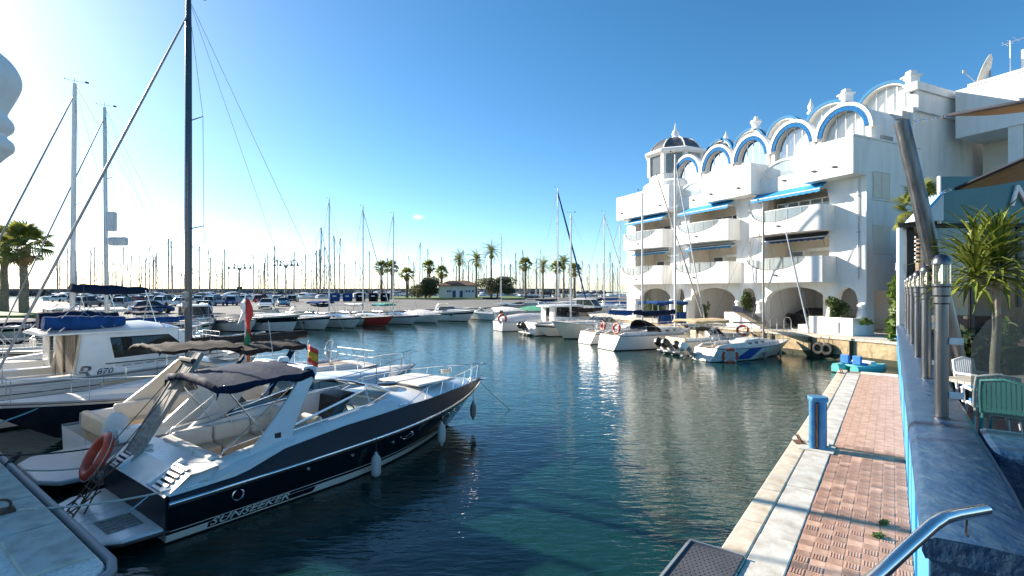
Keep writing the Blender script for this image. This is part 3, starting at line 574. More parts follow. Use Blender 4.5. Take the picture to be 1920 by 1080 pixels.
# ------------------------------------------------------------------ the black sports cruiser in front
def hero():
    t = thing('sports_cruiser', 'black and white sports cruiser with navy bimini and raked arch, nearest the camera', 'motorboat', UV(3.2,-10.52,0), UANG)
    H = Hull(9.25, 1.58, (.66,.80,1.10), rake=1.45, wl=.90, p=2.35, tm=.40, stern=.97, draft=.4)
    H.band(-1, .04, 22, 3).build('underbody', M['antif'], t, smooth=45)
    H.band(.04, .22, 30, 2).build('boot_stripe', M['gel2'], t, smooth=45)
    H.band(.22, 1, 34, 6).build('hull', M['navyhull'], t, smooth=45)
    H.band(.29, .31, 30, 1, off=.004, transom=False).build('pinstripe', M['gel2'], t)
    for dz, r, m in ((0,.034,'steel'),(-.04,.026,'black')):
        MB().tube([p+Vector((0,0,dz)) for p in H.line(1,-1)]+[p+Vector((0,0,dz)) for p in reversed(H.line(1,1))], r, 6).build('rub_rail', M[m], t, smooth=60)
    hb = [(0,.10),(1.1,.12),(1.9,.34),(3.2,.44),(5.0,.46),(6.8,.38),(8.4,.22),(9.25,.06)]
    def top(x, sd, ins=0.0):                                           # deck edge above the rub rail
        p = H.pt(x/H.L, 1, 1); return Vector((x+.02, sd*max(0, p.y-.02-.24*pl(x, hb)-ins), p.z+pl(x, hb)))
    xs = [9.25*i/44 for i in range(45)]
    b = MB()
    for sd in (-1, 1): b.loft([[H.pt(x/9.25, 1, sd), H.pt(x/9.25, 1, sd).lerp(top(x, sd), .5)+Vector((0, sd*.012, 0)), top(x, sd)] for x in xs], False, False)
    b.build('topside_band', M['topside'], t, smooth=50)
    # white side deck aft, coaming and inner wall of the cockpit
    SOLE = .42
    for sd in (-1, 1):
        rows = []
        for i in range(20):
            x = lerp(.0, 4.7, i/19); e = top(x, sd); zc = pl(x, [(.0,.80),(.45,.95),(1.2,1.10),(2.2,1.22),(4.0,1.40),(4.7,1.45)]); yi = 1.20-.02*i/19
            zc = max(zc, e.z+.02)
            rows.append([e+Vector((0,-sd*.01,0)), Vector((x, sd*(abs(e.y)*.45+(yi+.06)*.55), lerp(e.z, zc, .75))), Vector((x, sd*(yi+.02), zc)), Vector((x, sd*(yi-.10), zc+.005)), Vector((x, sd*(yi-.14), zc-.05)), Vector((x, sd*(yi-.15), SOLE))])
        MB().loft(rows, False, False).build('coaming', M['gel'], t, smooth=40)
        q = [Vector((x, sd*z_[0], z_[1])) for x, z_ in ((.62,(1.497,.83)),(2.05,(1.43,1.02)),(2.2,(1.385,1.16)),(.75,(1.425,.96)))]
        MB().quad(*[p+Vector((0, sd*.018, 0)) for p in q]).build('grey_inset', M['gel3'], t, solid=.01, recalc=False)
    # aft deck with transom slope and louvred vents
    b = MB(); z0 = H.zsh(0)
    b.loft([[Vector((x, y, z)) for y in (-1.42,-.7,0,.7,1.42)] for x, z in ((-.02,z0+.08),(.10,z0+.16),(.34,z0+.34),(.50,1.0),(.78,1.04),(.80,SOLE))], False, False)
    b.build('aft_deck', M['gel'], t, smooth=30)
    for sd in (-1, 1):
        dz_ = lambda x: pl(x, [(-.02,z0+.08),(.10,z0+.16),(.34,z0+.34),(.50,1.0)])
        MB().loft([[Vector((x, sd*y, dz_(x)+.008)) for y in (.80,1.22)] for x in (.0,.10,.22,.34,.44)], False, False).build('vent_gap_shade', M['dark'], t, recalc=False)  # dark sheet on the deck: shade between the louvres, put in as colour
        for i in range(6):
            x = .02+.072*i; MB().beam((x, sd*1.22, dz_(x)+.028), (x, sd*.80, dz_(x)+.028), .052, .016, (-.5,0,1)).build('vent_louvre', M['gel3'], t, bevel=.004)
        MB().beam((-.02, sd*.70, z0+.12), (.52, sd*.70, 1.06), .10, .07).build('vent_frame', M['gel'], t, bevel=.02)
    MB().xprism([(-.03,.24),(.02,.24),(.10,z0+.07),(-.02,z0+.07)], -1.45, 1.45).build('transom', M['topside'], t)
    MB().prism([(.05,-1.40),(.05,1.40),(-.55,1.34),(-.82,1.1),(-.86,0),(-.82,-1.1),(-.55,-1.34)], .17, .26).build('swim_platform', M['gel'], t, bevel=.03)
    MB().tube([(.05,-1.43,.20),(-.55,-1.37,.20),(-.85,-1.12,.20),(-.89,0,.20),(-.85,1.12,.20),(-.55,1.37,.20),(.05,1.43,.20)], .028, 6).build('platform_fender', M['black'], t, smooth=60)
    for i in range(5): MB().box(-.62,-.92+.13*i,.262,-.14,-.815+.13*i,.276).build('teak_slat', M['plank'], t, bevel=.004)
    # sole, foredeck
    MB().box(.8,-1.1,SOLE-.04,4.9,1.1,SOLE).build('cockpit_sole', M['teak'], t)
    b = MB(); rows = []
    for i in range(19):
        x = lerp(4.55, 9.24, i/18); e = abs(top(x, 1).y); z = top(x, 1).z
        cam_ = .16*min(1, e/.8)*min(1, (9.4-x)/1.5)
        rows.append([Vector((x, e*k, z-.005+cam_*(1-abs(k)**2.4))) for k in (-1,-.86,-.6,-.3,0,.3,.6,.86,1)])
    b.loft(rows, False, False).build('foredeck', M['gel'], t, smooth=45)
    for y in (-.42, .42): MB().box(5.9, y-.38, 1.49, 7.3, y+.38, 1.545).build('sun_pad', M['vinyl2'], t, bevel=.03)
    MB().lathe([(0,0),(.27,0),(.27,.03),(.24,.045),(0,.05)], 16, (5.55,0,1.53)).build('deck_hatch', M['tint'], t, smooth=40)
    # windscreen: two side panes rising forward, wrapped front
    bs, tp = [], []
    for sd, rng in ((-1, (0,1,2,3)), (1, (3,2,1,0))):
        for i in rng:
            x, z, y, xt, zt, yt = ((2.05,1.24,1.19,2.20,1.33,1.17),(3.1,1.34,1.19,3.22,1.56,1.11),(4.10,1.44,1.16,4.06,1.74,1.02),(4.95,1.53,.80,4.36,1.76,.66))[i]
            bs.append(Vector((x, sd*y, z))); tp.append(Vector((xt, sd*yt, zt)))
        if sd == -1: bs.append(Vector((5.18,0,1.56))); tp.append(Vector((4.46,0,1.77)))
    for i in range(len(bs)-1):
        MB().quad(bs[i], bs[i+1], tp[i+1], tp[i]).build('windscreen_pane', M['screen'], t, recalc=False)
    f = MB().tube(tp, .024, 6).tube(bs, .022, 6)
    for i in (0,2,3,4,5,6,8): f.tube([bs[i], tp[i]], .018, 5)
    f.build('windscreen_frame', M['steel'], t, smooth=60)
    # arch
    for sd in (-1, 1):
        n = []
        for x0, x1, y, z in ((1.25,2.10,1.30,1.00),(1.62,2.22,1.25,1.34),(2.10,2.50,1.16,1.85),(2.48,2.82,1.06,2.28),(2.58,2.86,.96,2.40)):
            n.append([Vector((x0, sd*(y+.04), z)), Vector((x1, sd*(y+.03), z)), Vector((x1+.03, sd*(y-.04), z)), Vector((x0+.02, sd*(y-.05), z))])
        a = MB().loft(n).build('radar_arch', M['gel3'], t, bevel=.015)
        MB().box(1.82, sd*1.29-.012, 1.20, 1.94, sd*1.29+.012, 1.31).build('speaker', M['black'], a)
    MB().loft([[Vector((x, y, z)) for x, z in ((2.56,2.33),(2.88,2.33),(2.86,2.42),(2.60,2.43))] for y in (-1.0,-.5,0,.5,1.0)]).build('arch_crossbar', M['gel3'], t, bevel=.015)
    fabric_top(t, .92, 2.70, 1.13, 2.34, 'navycan', crown=.08, drop=.12, seed=4, wob=.02, slope=.06)
    f = MB()
    for sd in (-1, 1):
        f.tube([(1.0, sd*1.10, 2.30), (1.75, sd*1.18, 1.22)], .014, 5); f.tube([(2.55, sd*1.06, 2.30), (.9, sd*1.17, 1.10)], .012, 5)
    for x in (.98, 1.85): f.tube([(x, -1.08, 2.24), (x, -.6, 2.34), (x, 0, 2.38), (x, .6, 2.34), (x, 1.08, 2.24)], .014, 5)
    f.build('bimini_frame', M['steel'], t, smooth=60)
    # seats: U of cushions, each its own
    def cu(x0,y0,z0,x1,y1,z1,nm='seat_cushion',m='vinyl',bv=.06): MB().box(x0,y0,z0,x1,y1,z1).build(nm, M[m], t, bevel=bv)
    for i in range(3):
        cu(.95+.78*i, .50, SOLE+.02, 1.70+.78*i, 1.02, .80); cu(.95+.78*i, .93, .78, 1.70+.78*i, 1.10, 1.14, 'back_cushion', 'vinyl2')
    for y in (-.98,-.32,.34): cu(.84, y, SOLE+.02, 1.40, y+.62, .80)
    for y in (-1.04,-.34,.36): cu(.78, y, .74, .98, y+.66, 1.10, 'back_cushion', 'vinyl2')
    for i in range(2): cu(1.45+.72*i, -1.04, SOLE+.02, 2.14+.72*i, -.56, .78); 
    cu(3.0,-.95,SOLE+.02,3.5,-.30,.92,'helm_seat'); cu(2.92,-.95,.86,3.06,-.30,1.34,'helm_seat','vinyl2')
    cu(3.0,.25,SOLE+.02,3.5,.95,.92,'helm_seat'); cu(2.92,.25,.86,3.06,.95,1.34,'helm_seat','vinyl2')
    MB().xprism([(4.0,SOLE),(4.7,SOLE),(4.7,1.42),(4.35,1.46),(4.05,1.10)], -1.02, -.15).build('helm_console', M['gel2'], t, bevel=.03)
    MB().xprism([(4.15,SOLE),(4.7,SOLE),(4.7,1.44),(4.25,1.38)], .20, 1.02).build('cabin_bulkhead', M['black'], t, bevel=.02)
    w = MB().tube([Vector((4.02-.10*math.sin(a), -.60+.18*math.cos(a), 1.22+.17*math.sin(a))) for a in [2*math.pi*i/16 for i in range(16)]], .015, 5, closed=True); w.build('steering_wheel', M['black'], t)
    # bow rail, portholes, anchor, lettering
    b = MB()
    for sd in (-1, 1):
        tp_ = []
        for i in range(7):
            x = lerp(5.0, 8.9, i/6); p = top(x, sd, .05); q = p+Vector((.10, 0, .26+.16*i/6)); tp_.append(q)
            if i: b.tube([p, q], .011, 5)
            else: tp_[0] = p
        b.tube(tp_+[Vector((9.45, sd*.16, 1.62))], .013, 5)
    b.tube([(9.45,-.16,1.62),(9.52,0,1.62),(9.45,.16,1.62)], .013, 5); b.tube([(9.45,-.16,1.62),(9.15,-.08,1.16)], .011, 5); b.tube([(9.45,.16,1.62),(9.15,.08,1.16)], .011, 5)
    b.build('bow_rail', M['steel'], t, smooth=60)
    MB().box(8.7,-.05,1.18,9.4,.05,1.24).box(9.25,-.14,1.10,9.50,.14,1.16).tube([(8.8,0,1.27),(9.42,0,1.25),(9.5,0,1.08)], .02, 5).build('anchor', M['steel'], t, bevel=.008)
    for x in (1.05, 4.9, 6.55, 7.25):
        s = .095 if x < 2 else .20; zc = H.zsh(x/9.25)*(.70 if x < 2 else .74); y = abs(H.at(x, zc, 1).y)
        for sd in (-1, 1):
            r = MB().tube([(s*math.cos(a), 0, (s if x < 2 else .075)*math.sin(a)) for a in [2*math.pi*i/18 for i in range(18)]], .013, 5, closed=True).xf(Matrix.Translation((x, sd*(y+.004), zc)) @ Matrix.Rotation(-.055*sd*(x > 2)*(x-3.5), 4, 'Z')).build('porthole_rim', M['steel'], t, smooth=60)
    for x, s in ((3.35,.02),(2.35,.018),(4.45,.018)): MB().lathe([(0,0),(.03,0),(.03,.02),(0,.02)], 8, (x, -abs(H.at(x,.55,1).y)-.018, .56), 'y').build('skin_fitting', M['steel'], t)
    text_on(H, 'SUNSEEKER', .165, .62, .075, -1, M['gel2'], t, shear=.35, xs=1.62, rise=.008)
    text_on(H, 'SUNSEEKER', .165, 2.72, .075, 1, M['gel2'], t, shear=.35, xs=1.62)
    for sd in (-1, 1): H.band(.08, .21, 8, 1, off=.004, transom=False, t0=.075, t1=.315, sides=(sd,)).build('letter_ground', M['navyhull'], t)
    for x in (.35, 4.85, 8.35):
        for sd in (-1, 1):
            p = top(x, sd, .05); MB().tube([p+Vector((-.10,0,.045)), p+Vector((.10,0,.045))], .012, 6).tube([p+Vector((-.03,0,0)), p+Vector((-.03,0,.045))], .010, 5).tube([p+Vector((.03,0,0)), p+Vector((.03,0,.045))], .010, 5).build('cleat', M['steel'], t, smooth=60)
    for sd in (-1, 1): MB().tube([(.95,sd*1.13,1.10),(1.0,sd*1.13,1.20),(1.9,sd*1.12,1.32),(1.95,sd*1.12,1.22)], .012, 6).build('grab_rail', M['steel'], t, smooth=60)
    MB().tube([Vector((8.0+.16*math.cos(a), .25+.16*math.sin(a), 1.46+.004*i)) for i, a in enumerate([i*.5 for i in range(40)])], .014, 5).build('rope_coil', M['ropew'], t)
    for y in (-.30, .30): MB().tube([(4.98,y,1.57),(4.72,y+.14,1.66)], .007, 4).build('wiper', M['black'], t)
    MB().tube([(2.72,.4,2.42),(2.60,.4,3.3)], .007, 4).build('aerial', M['white'], t); MB().lathe([(0,0),(.11,0),(.12,.05),(.09,.11),(0,.13)], 14, (2.72,0,2.43)).build('antenna_dome', M['white'], t, smooth=50)
    # folded boarding ladder on the platform
    l = MB()
    for y in (.18, .50):
        l.tube([(-.80,y,.26),(-.42,y,.78),(-.10,y,1.02)], .016, 5); l.tube([(-.62,y+.03,.28),(-.30,y+.03,.92)], .014, 5); l.tube([(-.95,y,.30),(-.40,y,.60)], .014, 5)
    for k in range(6): z = .32+.11*k; l.tube([(-.76+.075*k,.16,z),(-.76+.075*k,.52,z)], .012, 5)
    l.lathe([(0,-.02),(.07,-.02),(.07,.02),(0,.02)], 10, (-.97,.18,.31), 'y').lathe([(0,-.02),(.07,-.02),(.07,.02),(0,.02)], 10, (-.97,.5,.31), 'y')
    l.build('boarding_ladder', M['rust'], t, smooth=50)
    MB().tube([(-.40,-.55,.27),(.0,-.75,.62)], .012, 5).build('platform_strut', M['steel'], t)
    return t, H
heroT, heroH = hero()
def hp(x, y, z): return UV(3.2+x, -10.52-y, z)
for x, z, m, r, h, l in ((3.85,.06,'fender',.105,.56,'pale vertical fender hanging amidships on the black cruiser, nearest the lettering'), (6.05,.20,'fender',.10,.58,'pale fender hanging near the bow of the black cruiser, over the white stripe'), (8.05,.34,'dfender',.085,.50,'brown soiled fender hanging under the bow tip of the black cruiser')):
    y = heroH.half(x)+r*.9; f_ = fender(hp(x, -y, z-.12), l, m, r, h, .45)
# lifebuoy, raised gangplank and flag at its stern
lifebuoy(hp(-.18, 1.25, .92), 'large plain red lifebuoy leaning at the stern of the black cruiser', .36, (-.55,-.62,.45), .085, bands=False)
g = thing('gangplank', 'weathered grey wooden gangplank raised on ropes over the black cruiser stern', 'gangplank', hp(.15, .85, .80), UANG)
gm = Matrix.Rotation(R(-58), 4, 'Y')
for i in range(3): MB().box(0,-.24+.165*i,-.015,2.25,-.085+.165*i,.02).xf(gm).build('plank', M['plank'], g, bevel=.006)
MB().box(0,-.275,-.05,2.26,-.245,.035).box(0,.255,-.05,2.26,.285,.035).xf(gm).build('side_rail', M['plank'], g)
for k in range(4): MB().box(.1+.6*k,-.24,-.045,.14+.6*k,.25,-.016).xf(gm).build('cross_batten', M['plank'], g)
for y in (-.2,.22): cable(g, gm @ Vector((2.0,y,.02)), (1.75,y*3,.25), .010, 'ropew', 'lifting_rope'); cable(g, gm @ Vector((1.95,y,.02)), (-.35,y*1.2,.1), .008, 'roped', 'lifting_rope')
MB().lathe([(0,-.26),(.06,-.24),(.06,.24),(0,.26)], 8, gm @ Vector((2.05,0,.05)), 'y').build('roller', M['rubber'], g)
f_ = thing('flag', 'small red and yellow flag on the arch of the black cruiser', 'flag', hp(2.75,-.85,2.40))
MB().tube([(0,0,0),(.02,0,.55)], .010, 5).build('flag_staff', M['steel'], f_)
for k, (m, z0, z1) in enumerate((('fred',.10,.20),('fyel',.20,.36),('fred',.36,.46))):
    MB().loft([[Vector((.01+.05*i+.05*(z-.1), .03*math.sin(i*1.7+z*4), z-.03*i)) for z in (z0, z1)] for i in range(5)], False, False).build('flag_band', M[m], f_, smooth=60, solid=.003)
f_ = thing('flag', 'tall drooping red, green and orange flag behind the black cruiser bimini', 'flag', UV(6.7,-13.8,1.95))
MB().tube([(0,0,0),(0,0,1.95)], .016, 6).build('flag_staff', M['white'], f_)
for m, z0, z1, wd in (('white',1.25,1.80,-.16),('fred',.85,1.85,.16),('fgre',.45,.95,.10),('fora',.12,.55,.15)):
    MB().loft([[Vector((wd*a+.03*math.sin(z*9), .05*math.sin(z*7+a*3)+(.012 if m == 'fred' else 0), z-abs(wd)*.9*a)) for a in (0,.35,.7,1)] for z in [lerp(z0, z1, i/8) for i in range(9)]], False, False).build('flag_band', M[m], f_, smooth=60, solid=.004)
# mooring lines
for i, (a, b_, s, m, l) in enumerate(((hp(.05,1.3,.72), UV(1.6,-12.6,.98), .12, 'ropew', 'pale mooring line from the black cruiser stern to the left quay'),
      (hp(.6,-1.45,.85), UV(1.6,-9.6,.98), .10, 'ropew', 'pale mooring line crossing the swim platform of the black cruiser'),
      (UV(3.3,-13.1,.75), UV(1.7,-13.4,.98), .06, 'roped', 'dark thick mooring rope reaching from the white cruiser to the quay'),
      (UV(3.4,-17.5,1.0), UV(1.7,-15.6,.98), .05, 'ropeb', 'pale blue mooring rope from the dark hulled sailboat bow'))):
    tag(cable(None, a, b_, .016, m, 'mooring_line', s), l, 'rope', 'mooring lines')
tag(cable(None, hp(9.2,0,1.12), hp(10.6,-.3,-.1), .012, 'ropew', 'mooring_line', .05), 'thin mooring line running from the black cruiser bow into the water', 'rope', 'mooring lines')
sp = thing('mooring_spring', 'black coil spring snubber on the mooring rope by the left quay', 'spring', UV(2.1,-13.0,.86), UANG+R(70))
MB().tube([(.012*i-.35, .045*math.cos(i*.9), .045*math.sin(i*.9)) for i in range(60)], .012, 5).build('coil', M['black'], sp)
for i, (u, v, l) in enumerate(((1.45,-9.75,'rusty mooring ring block on the left quay, nearest the swim platform'),(1.5,-12.3,'rusty mooring ring block on the left quay beside the coil spring'))):
    c = thing('mooring_ring', l, 'mooring ring', UV(u,v,.94), UANG, 'mooring rings')
    MB().box(-.14,-.09,0,.14,.09,.05).build('base_plate', M['rust'], c, bevel=.01)
    MB().tube([(.10*math.cos(a), .02*math.sin(a), .10+.08*math.sin(a)) for a in [2*math.pi*k/14 for k in range(14)]], .018, 6, closed=True).build('ring', M['rust'], c, smooth=60)
# ------------------------------------------------------------------ the boats beyond it along the left quay
def second():
    t = thing('white_cruiser', 'white and beige cruiser with brown-black canopy behind the black sports cruiser', 'motorboat', UV(3.3,-14.0,0), UANG)
    H = Hull(9.6, 1.5, (.85,.95,1.25), rake=1.3, p=2.3, stern=.94); base_hull(t, H, 'gel', None, 'antif', d0=.46, camber=.16)
    cockpit(t, H, .3, 4.5, .45, seat='vinyl', ch=.25, wall=.32)
    coach(4.4, 8.8, 1.25, .3, H.zsh(.46), H.zsh(.9), .42, front=.85, back=.05).build('cabin_top', M['gel'], t, smooth=50)
    windscreen(t, 3.2, 5.2, 1.28, 1.22, .5)
    MB().prism([(.1,-1.3),(.1,1.3),(-.6,1.2),(-.85,.8),(-.85,-.8),(-.6,-1.2)], .22, .32).build('swim_platform', M['gel3'], t, bevel=.03)
    for sd in (-1, 1):
        MB().loft([[Vector((x0, sd*(y+.04), z)), Vector((x1, sd*(y+.04), z)), Vector((x1, sd*(y-.05), z)), Vector((x0, sd*(y-.05), z))] for x0, x1, y, z in ((1.0,2.0,1.36,1.05),(1.7,2.4,1.28,1.6),(2.3,2.75,1.15,2.15))]).build('radar_arch', M['gel2'], t, bevel=.02)
        MB().quad((1.9,sd*1.33,1.2),(2.9,sd*1.30,1.25),(2.45,sd*1.2,1.85),(2.2,sd*1.24,1.75)).build('quarter_window', M['tint'], t, recalc=False)
        for i in range(3): MB().box(.9+.9*i, sd*.62, .45, 1.75+.9*i, sd*1.12, .85).build('seat_cushion', M['vinyl'], t, bevel=.06)
        for i in range(3): MB().box(.9+.9*i, sd*1.05, .80, 1.75+.9*i, sd*1.18, 1.22).build('back_cushion', M['vinyl2'], t, bevel=.05)
        MB().beam((3.4, sd*1.2, 1.2), (4.2, sd*1.1, 2.35), .16, .06).build('canopy_strut', M['navycan'], t)
    MB().box(2.3,-1.12,2.12,2.75,1.12,2.22).build('arch_crossbar', M['gel2'], t, bevel=.02)
    fabric_top(t, 1.2, 2.95, .95, 2.60, 'browncan', crown=.09, drop=.06, name='canopy', seed=9, wob=.05, slope=-.05)
    fabric_top(t, 3.0, 4.75, .85, 2.46, 'browncan', crown=.07, drop=.10, name='canopy', seed=19, wob=.05)
    rails(t, H, .5, .96, .5, n=6)
    b = MB().loft([[Vector((x+.25*math.cos(a)*w, y, z)) for a in (0,1.05,2.1,3.14,4.2,5.2) for y in (0,)] for x, z, w in ((0,0,1),(0,.3,1))]) if False else None
    return t
second()
# clear plastic wrapped seat at the stern of the white cruiser
o = tag(MB().lathe([(0,0),(.24,.02),(.27,.2),(.22,.45),(.10,.56),(0,.58)], 9, ph=.3).xf(Matrix.Diagonal((1,.8,1,1))).build('wrapped_bundle', M['whitecan'], smooth=70), 'bundle in crumpled pale plastic at the stern of the white and beige cruiser', 'bundle'); o.location = UV(3.65,-12.95,.86)
# dark hulled sailboat, bow to the quay
tC, HC = sail_boat('dark_sailboat', 'dark blue hulled sailboat with navy mast, bow towards the left quay', UV(13.3,-17.75,0), UANG+math.pi, 11.2, 1.62, (.95,.92,1.22), H_=12.1, mx=.575, mast='bmast', mr=.105, hullm='darkhull', stripe='gel', sl=(.90,.96), cover='browncan', furl='grey', boom=3.9, jibr=.038, wire=.008, spread=(.40,.68), rake=1.7, sugar=False)
text_on(HC, 'MA-2-11-21', .17, 8.35, .80, 1, M['gel'], tC, shear=.1, xs=1.05, name='registration')
MB().box(5.3,-1.15,1.18,8.4,-.95,1.22).build('teak_trim', M['tancan'], tC)
MB().box(6.6,.55,1.22,7.8,.9,1.30).build('deck_box', M['gel'], tC, bevel=.02)
b = MB()
for z, s in ((6.4,.12),(6.1,.1)): b.lathe([(0,-s),(s*.8,-s*.6),(s*.9,.1),(0,s)], 8, (6.6,.18,z-2.6))
b.build('deck_light', M['grey'], tC)
# R870 pilothouse boat
def pilot870():
    t = thing('pilothouse_boat', 'white pilothouse boat marked R870 with dark side window and rolled blue canvas', 'motorboat', UV(2.1,-21.4,0), UANG)
    H = Hull(9.0, 1.5, (1.30,1.32,1.65), rake=1.2, p=2.4, stern=.94, wl=.84); base_hull(t, H, 'gel', None, 'antif', d0=.30, camber=.08)
    H.band(.78, .80, 24, 1, off=.005, transom=False).build('hull_stripe', M['black'], t)
    cockpit(t, H, .25, 2.75, .75, seat='vinyl', coam='gel2', ch=.10)
    w_ = 1.22; x0, x1, h0, h1 = 2.5, 6.3, 1.30, 2.66
    def yw(x, z): return w_-.16*max(0, (z-h0)/(h1-h0))-.10*max(0, x-5)/1.5
    prof = [(x0-.25,h0-.1),(x0+.1,h0),(x0+.25,h1),(5.2,h1),(6.0,2.05),(7.4,1.72),(7.4,1.45)]
    for sd in (-1, 1):
        b = MB()
        def P(x, z): return Vector((x, sd*yw(x, z), z))
        win = [(3.55,1.78),(5.75,1.86),(5.12,2.42),(3.45,2.42)]
        outer = [(x0-.1,1.2),(7.2,1.45),(6.4,2.0),(5.25,h1),(x0+.25,h1)]
        for q in ([outer[0],(3.55,1.2),win[0],win[3],(3.42,h1),outer[4]], [(3.55,1.2),outer[1],outer[2],win[1],win[0]], [win[1],outer[2],outer[3],win[2]], [win[3],win[2],outer[3],(3.42,h1)]): b.quad(*[P(*c) for c in q])
        b.build('cabin_side', M['gel'], t, recalc=False)
        g_ = MB().quad(*[P(*c)-Vector((0,sd*.02,0)) for c in win]).build('window', M['tint'], t, recalc=False); MB().tube([P(*c) for c in win], .018, 5, closed=True).build('window_frame', M['black'], g_)
        MB().beam((x0-.05, sd*(w_-.02), .8), (x0+.2, sd*(w_-.15), h1), .16, .06).build('door_post', M['vinyl'], t, bevel=.02)
    MB().quad((6.4,-1.0,2.0),(6.4,1.0,2.0),(5.25,.98,h1),(5.25,-.98,h1)).build('windscreen', M['tint'], t, recalc=False)
    MB().quad((6.4,-1.0,2.0),(6.4,1.0,2.0),(7.3,.8,1.45),(7.3,-.8,1.45)).build('cabin_front', M['gel'], t, recalc=False)
    MB().loft([[Vector((x, 1.16*k*wk, h1-.02+hh*(1-abs(k)**3))) for k in (-1,-.9,-.5,0,.5,.9,1)]+[Vector((x,1.16*wk,h1-.07)),Vector((x,-1.16*wk,h1-.07))] for x, wk, hh in ((1.75,.96,.06),(2.3,1,.13),(3.6,1,.24),(4.6,.98,.26),(5.3,.92,.12),(5.5,.88,.02))]).build('cabin_roof', M['gel'], t, smooth=45)
    MB().box(x0+.05,-1.0,.75,x0+.08,-.3,h1-.05).box(x0+.05,.3,.75,x0+.08,1.0,h1-.05).build('rear_bulkhead', M['vinyl'], t)
    for k in range(4): MB().box(x0+.01, -1.02+.19*k, .8, x0+.04, -.86+.19*k, h1-.08).build('teak_door_panel', M['teak'], t)
    roll(t, (1.85,-.9,2.98), (3.9,-.85,2.95), .22, 'bluecan', 'folded_canvas', 8, sag=.03); roll(t, (1.9,0,3.02), (3.95,0,3.0), .30, 'navycan', 'folded_canvas', 3, sag=.03)
    f = MB()
    for sd in (-1, 1): f.tube([(1.9,sd*1.05,2.7),(2.6,sd*1.0,3.5),(3.3,sd*1.05,2.75)], .016, 5); f.tube([(2.2,sd*1.05,2.7),(3.0,sd*1.0,3.45),(3.6,sd*1.0,2.8)], .014, 5)
    f.build('canvas_frame', M['steel'], t)
    def flat(body, size, x, z, m, sh=.25, xs=1.0):
        me = text_mesh(body, size, sh)
        for v in me.vertices: a, b_, c = v.co; v.co = (x+a*xs, -(yw(x, z+b_)+.012+c), z+b_)
        me.materials.clear(); me.materials.append(m); o = bpy.data.objects.new('lettering', me); C.objects.link(o); o.parent = t
    flat('R', .52, 2.52, 1.24, M['darkhull'], .3, 1.3); flat('870', .25, 3.05, 1.30, M['darkhull'], .3, 1.15)
    for k in range(9): MB().box(3.75+.33*k, -yw(4,1.5)-.02, 1.50+.012*k, 3.98+.33*k, -yw(4,1.5)+.02, 1.515+.012*k).build('trim_dash', M['darkhull'], t)
    MB().box(3.3,-1.235,1.60,7.0,-1.20,1.625).build('grab_rail', M['black'], t)
    MB().tube([(4.9,-.9,2.85),(5.6,-.95,2.2)], .012, 4).build('aerial', M['black'], t)
    rails(t, H, .55, .96, .55, n=5); MB().tube([(.3,-1.35,1.35),(.3,-1.35,1.9),(.9,-1.40,1.9),(.9,-1.40,1.35)], .016, 5).build('cockpit_rail', M['steel'], t)
    return t, H
tD, HD = pilot870()
for x, l in ((3.15,'white fender with blue cap hanging below the R870 lettering'), (4.6,'white fender with blue cap hanging ahead of the R870 lettering')):
    fender(UV(2.1+x, -21.4+HD.half(x)+.10, .45), l, 'fender', .11, .6, .5)
GL = 'boats moored along the left quay'
motor_boat('cabin_cruiser', 'white cabin cruiser with dark windows at the left edge beyond the pilothouse boat', 'motorboat', UV(3.4,-25.4), UANG, 8.6, 1.45, (1.05,1.1,1.4), cabin='hardtop', stripe=None, group=GL)
sail_boat('white_sailboat', 'white sailboat with thick grey mast and navy covered boom, leftmost tall mast', UV(12.9,-29.2), UANG+math.pi, 10.5, 1.55, (.95,.95,1.15), H_=12.1, mx=.60, mast='wmast', mr=.10, cover=None, furl='grey', group=GL, lean=(-.12,-.1), boom=2.4, spread=(.55,), jibr=.04)
o = thing('sun_canopy', 'thick roll of navy canvas held up on struts beside the leftmost tall mast', 'canopy', UV(6.4,-28.6,0))
roll(o, (0,0,4.05), tuple(UV(9.4,-29.0,3.95)-UV(6.4,-28.6,0)), .21, 'navycan', 'canvas_roll', 2, sag=.05)
b = MB()
for k in (0, .9, 2.1): b.tube([UV(k*1.2,-.2,1.2), UV(k*1.2+.5,-.1,3.95)], .022, 5); b.tube([UV(k*1.2+1.1,-.2,1.3), UV(k*1.2+.3,-.1,3.95)], .018, 5)
b.build('strut', M['steel'], o)
sail_boat('sloop', 'white sloop whose mast carries two grey radar reflectors beside the leftmost tall mast', UV(14.4,-32.7), UANG+math.pi, 10.0, 1.5, (.92,.95,1.15), H_=12.3, mx=.56, mast='alu', mr=.095, cover='bluecan', furl='grey', jibr=.035, group=GL, lean=(.12,.1), spread=(.38,.7))
o = thing('radar_reflector', 'pair of grey boxy reflectors fixed to the second tall mast on the left', 'reflector', UV(8.85,-32.62,0))
MB().box(-.02,-.15,7.0,.36,.15,8.0).build('reflector_box', M['gel3'], o, bevel=.06); MB().box(.05,-.2,6.25,.95,.2,6.7).build('reflector_dome', M['gel3'], o, bevel=.12)
L3 = [('blue_canopy_boat','small white motorboat under a sagging navy canopy left of the navy mast', -36.4, 7.6, 'sport', (.6,3.2,2.35), 'navycan', 0),
      ('white_canopy_boat','white motorboat with a pale canvas windshield tent just behind the navy mast', -40.2, 7.8, 'sport', (.8,3.4,2.75), 'whitecan', 0),
      ('covered_boat','motorboat under a full dark blue storage cover left of the navy mast', -43.6, 7.2, 'cover', None, 'navycan', 0),
      ('open_boat','grey-white open motorboat with a short bimini hoop right of the navy mast', -47.0, 7.0, 'sport', (.8,2.4,2.2), 'navycan', 1)]
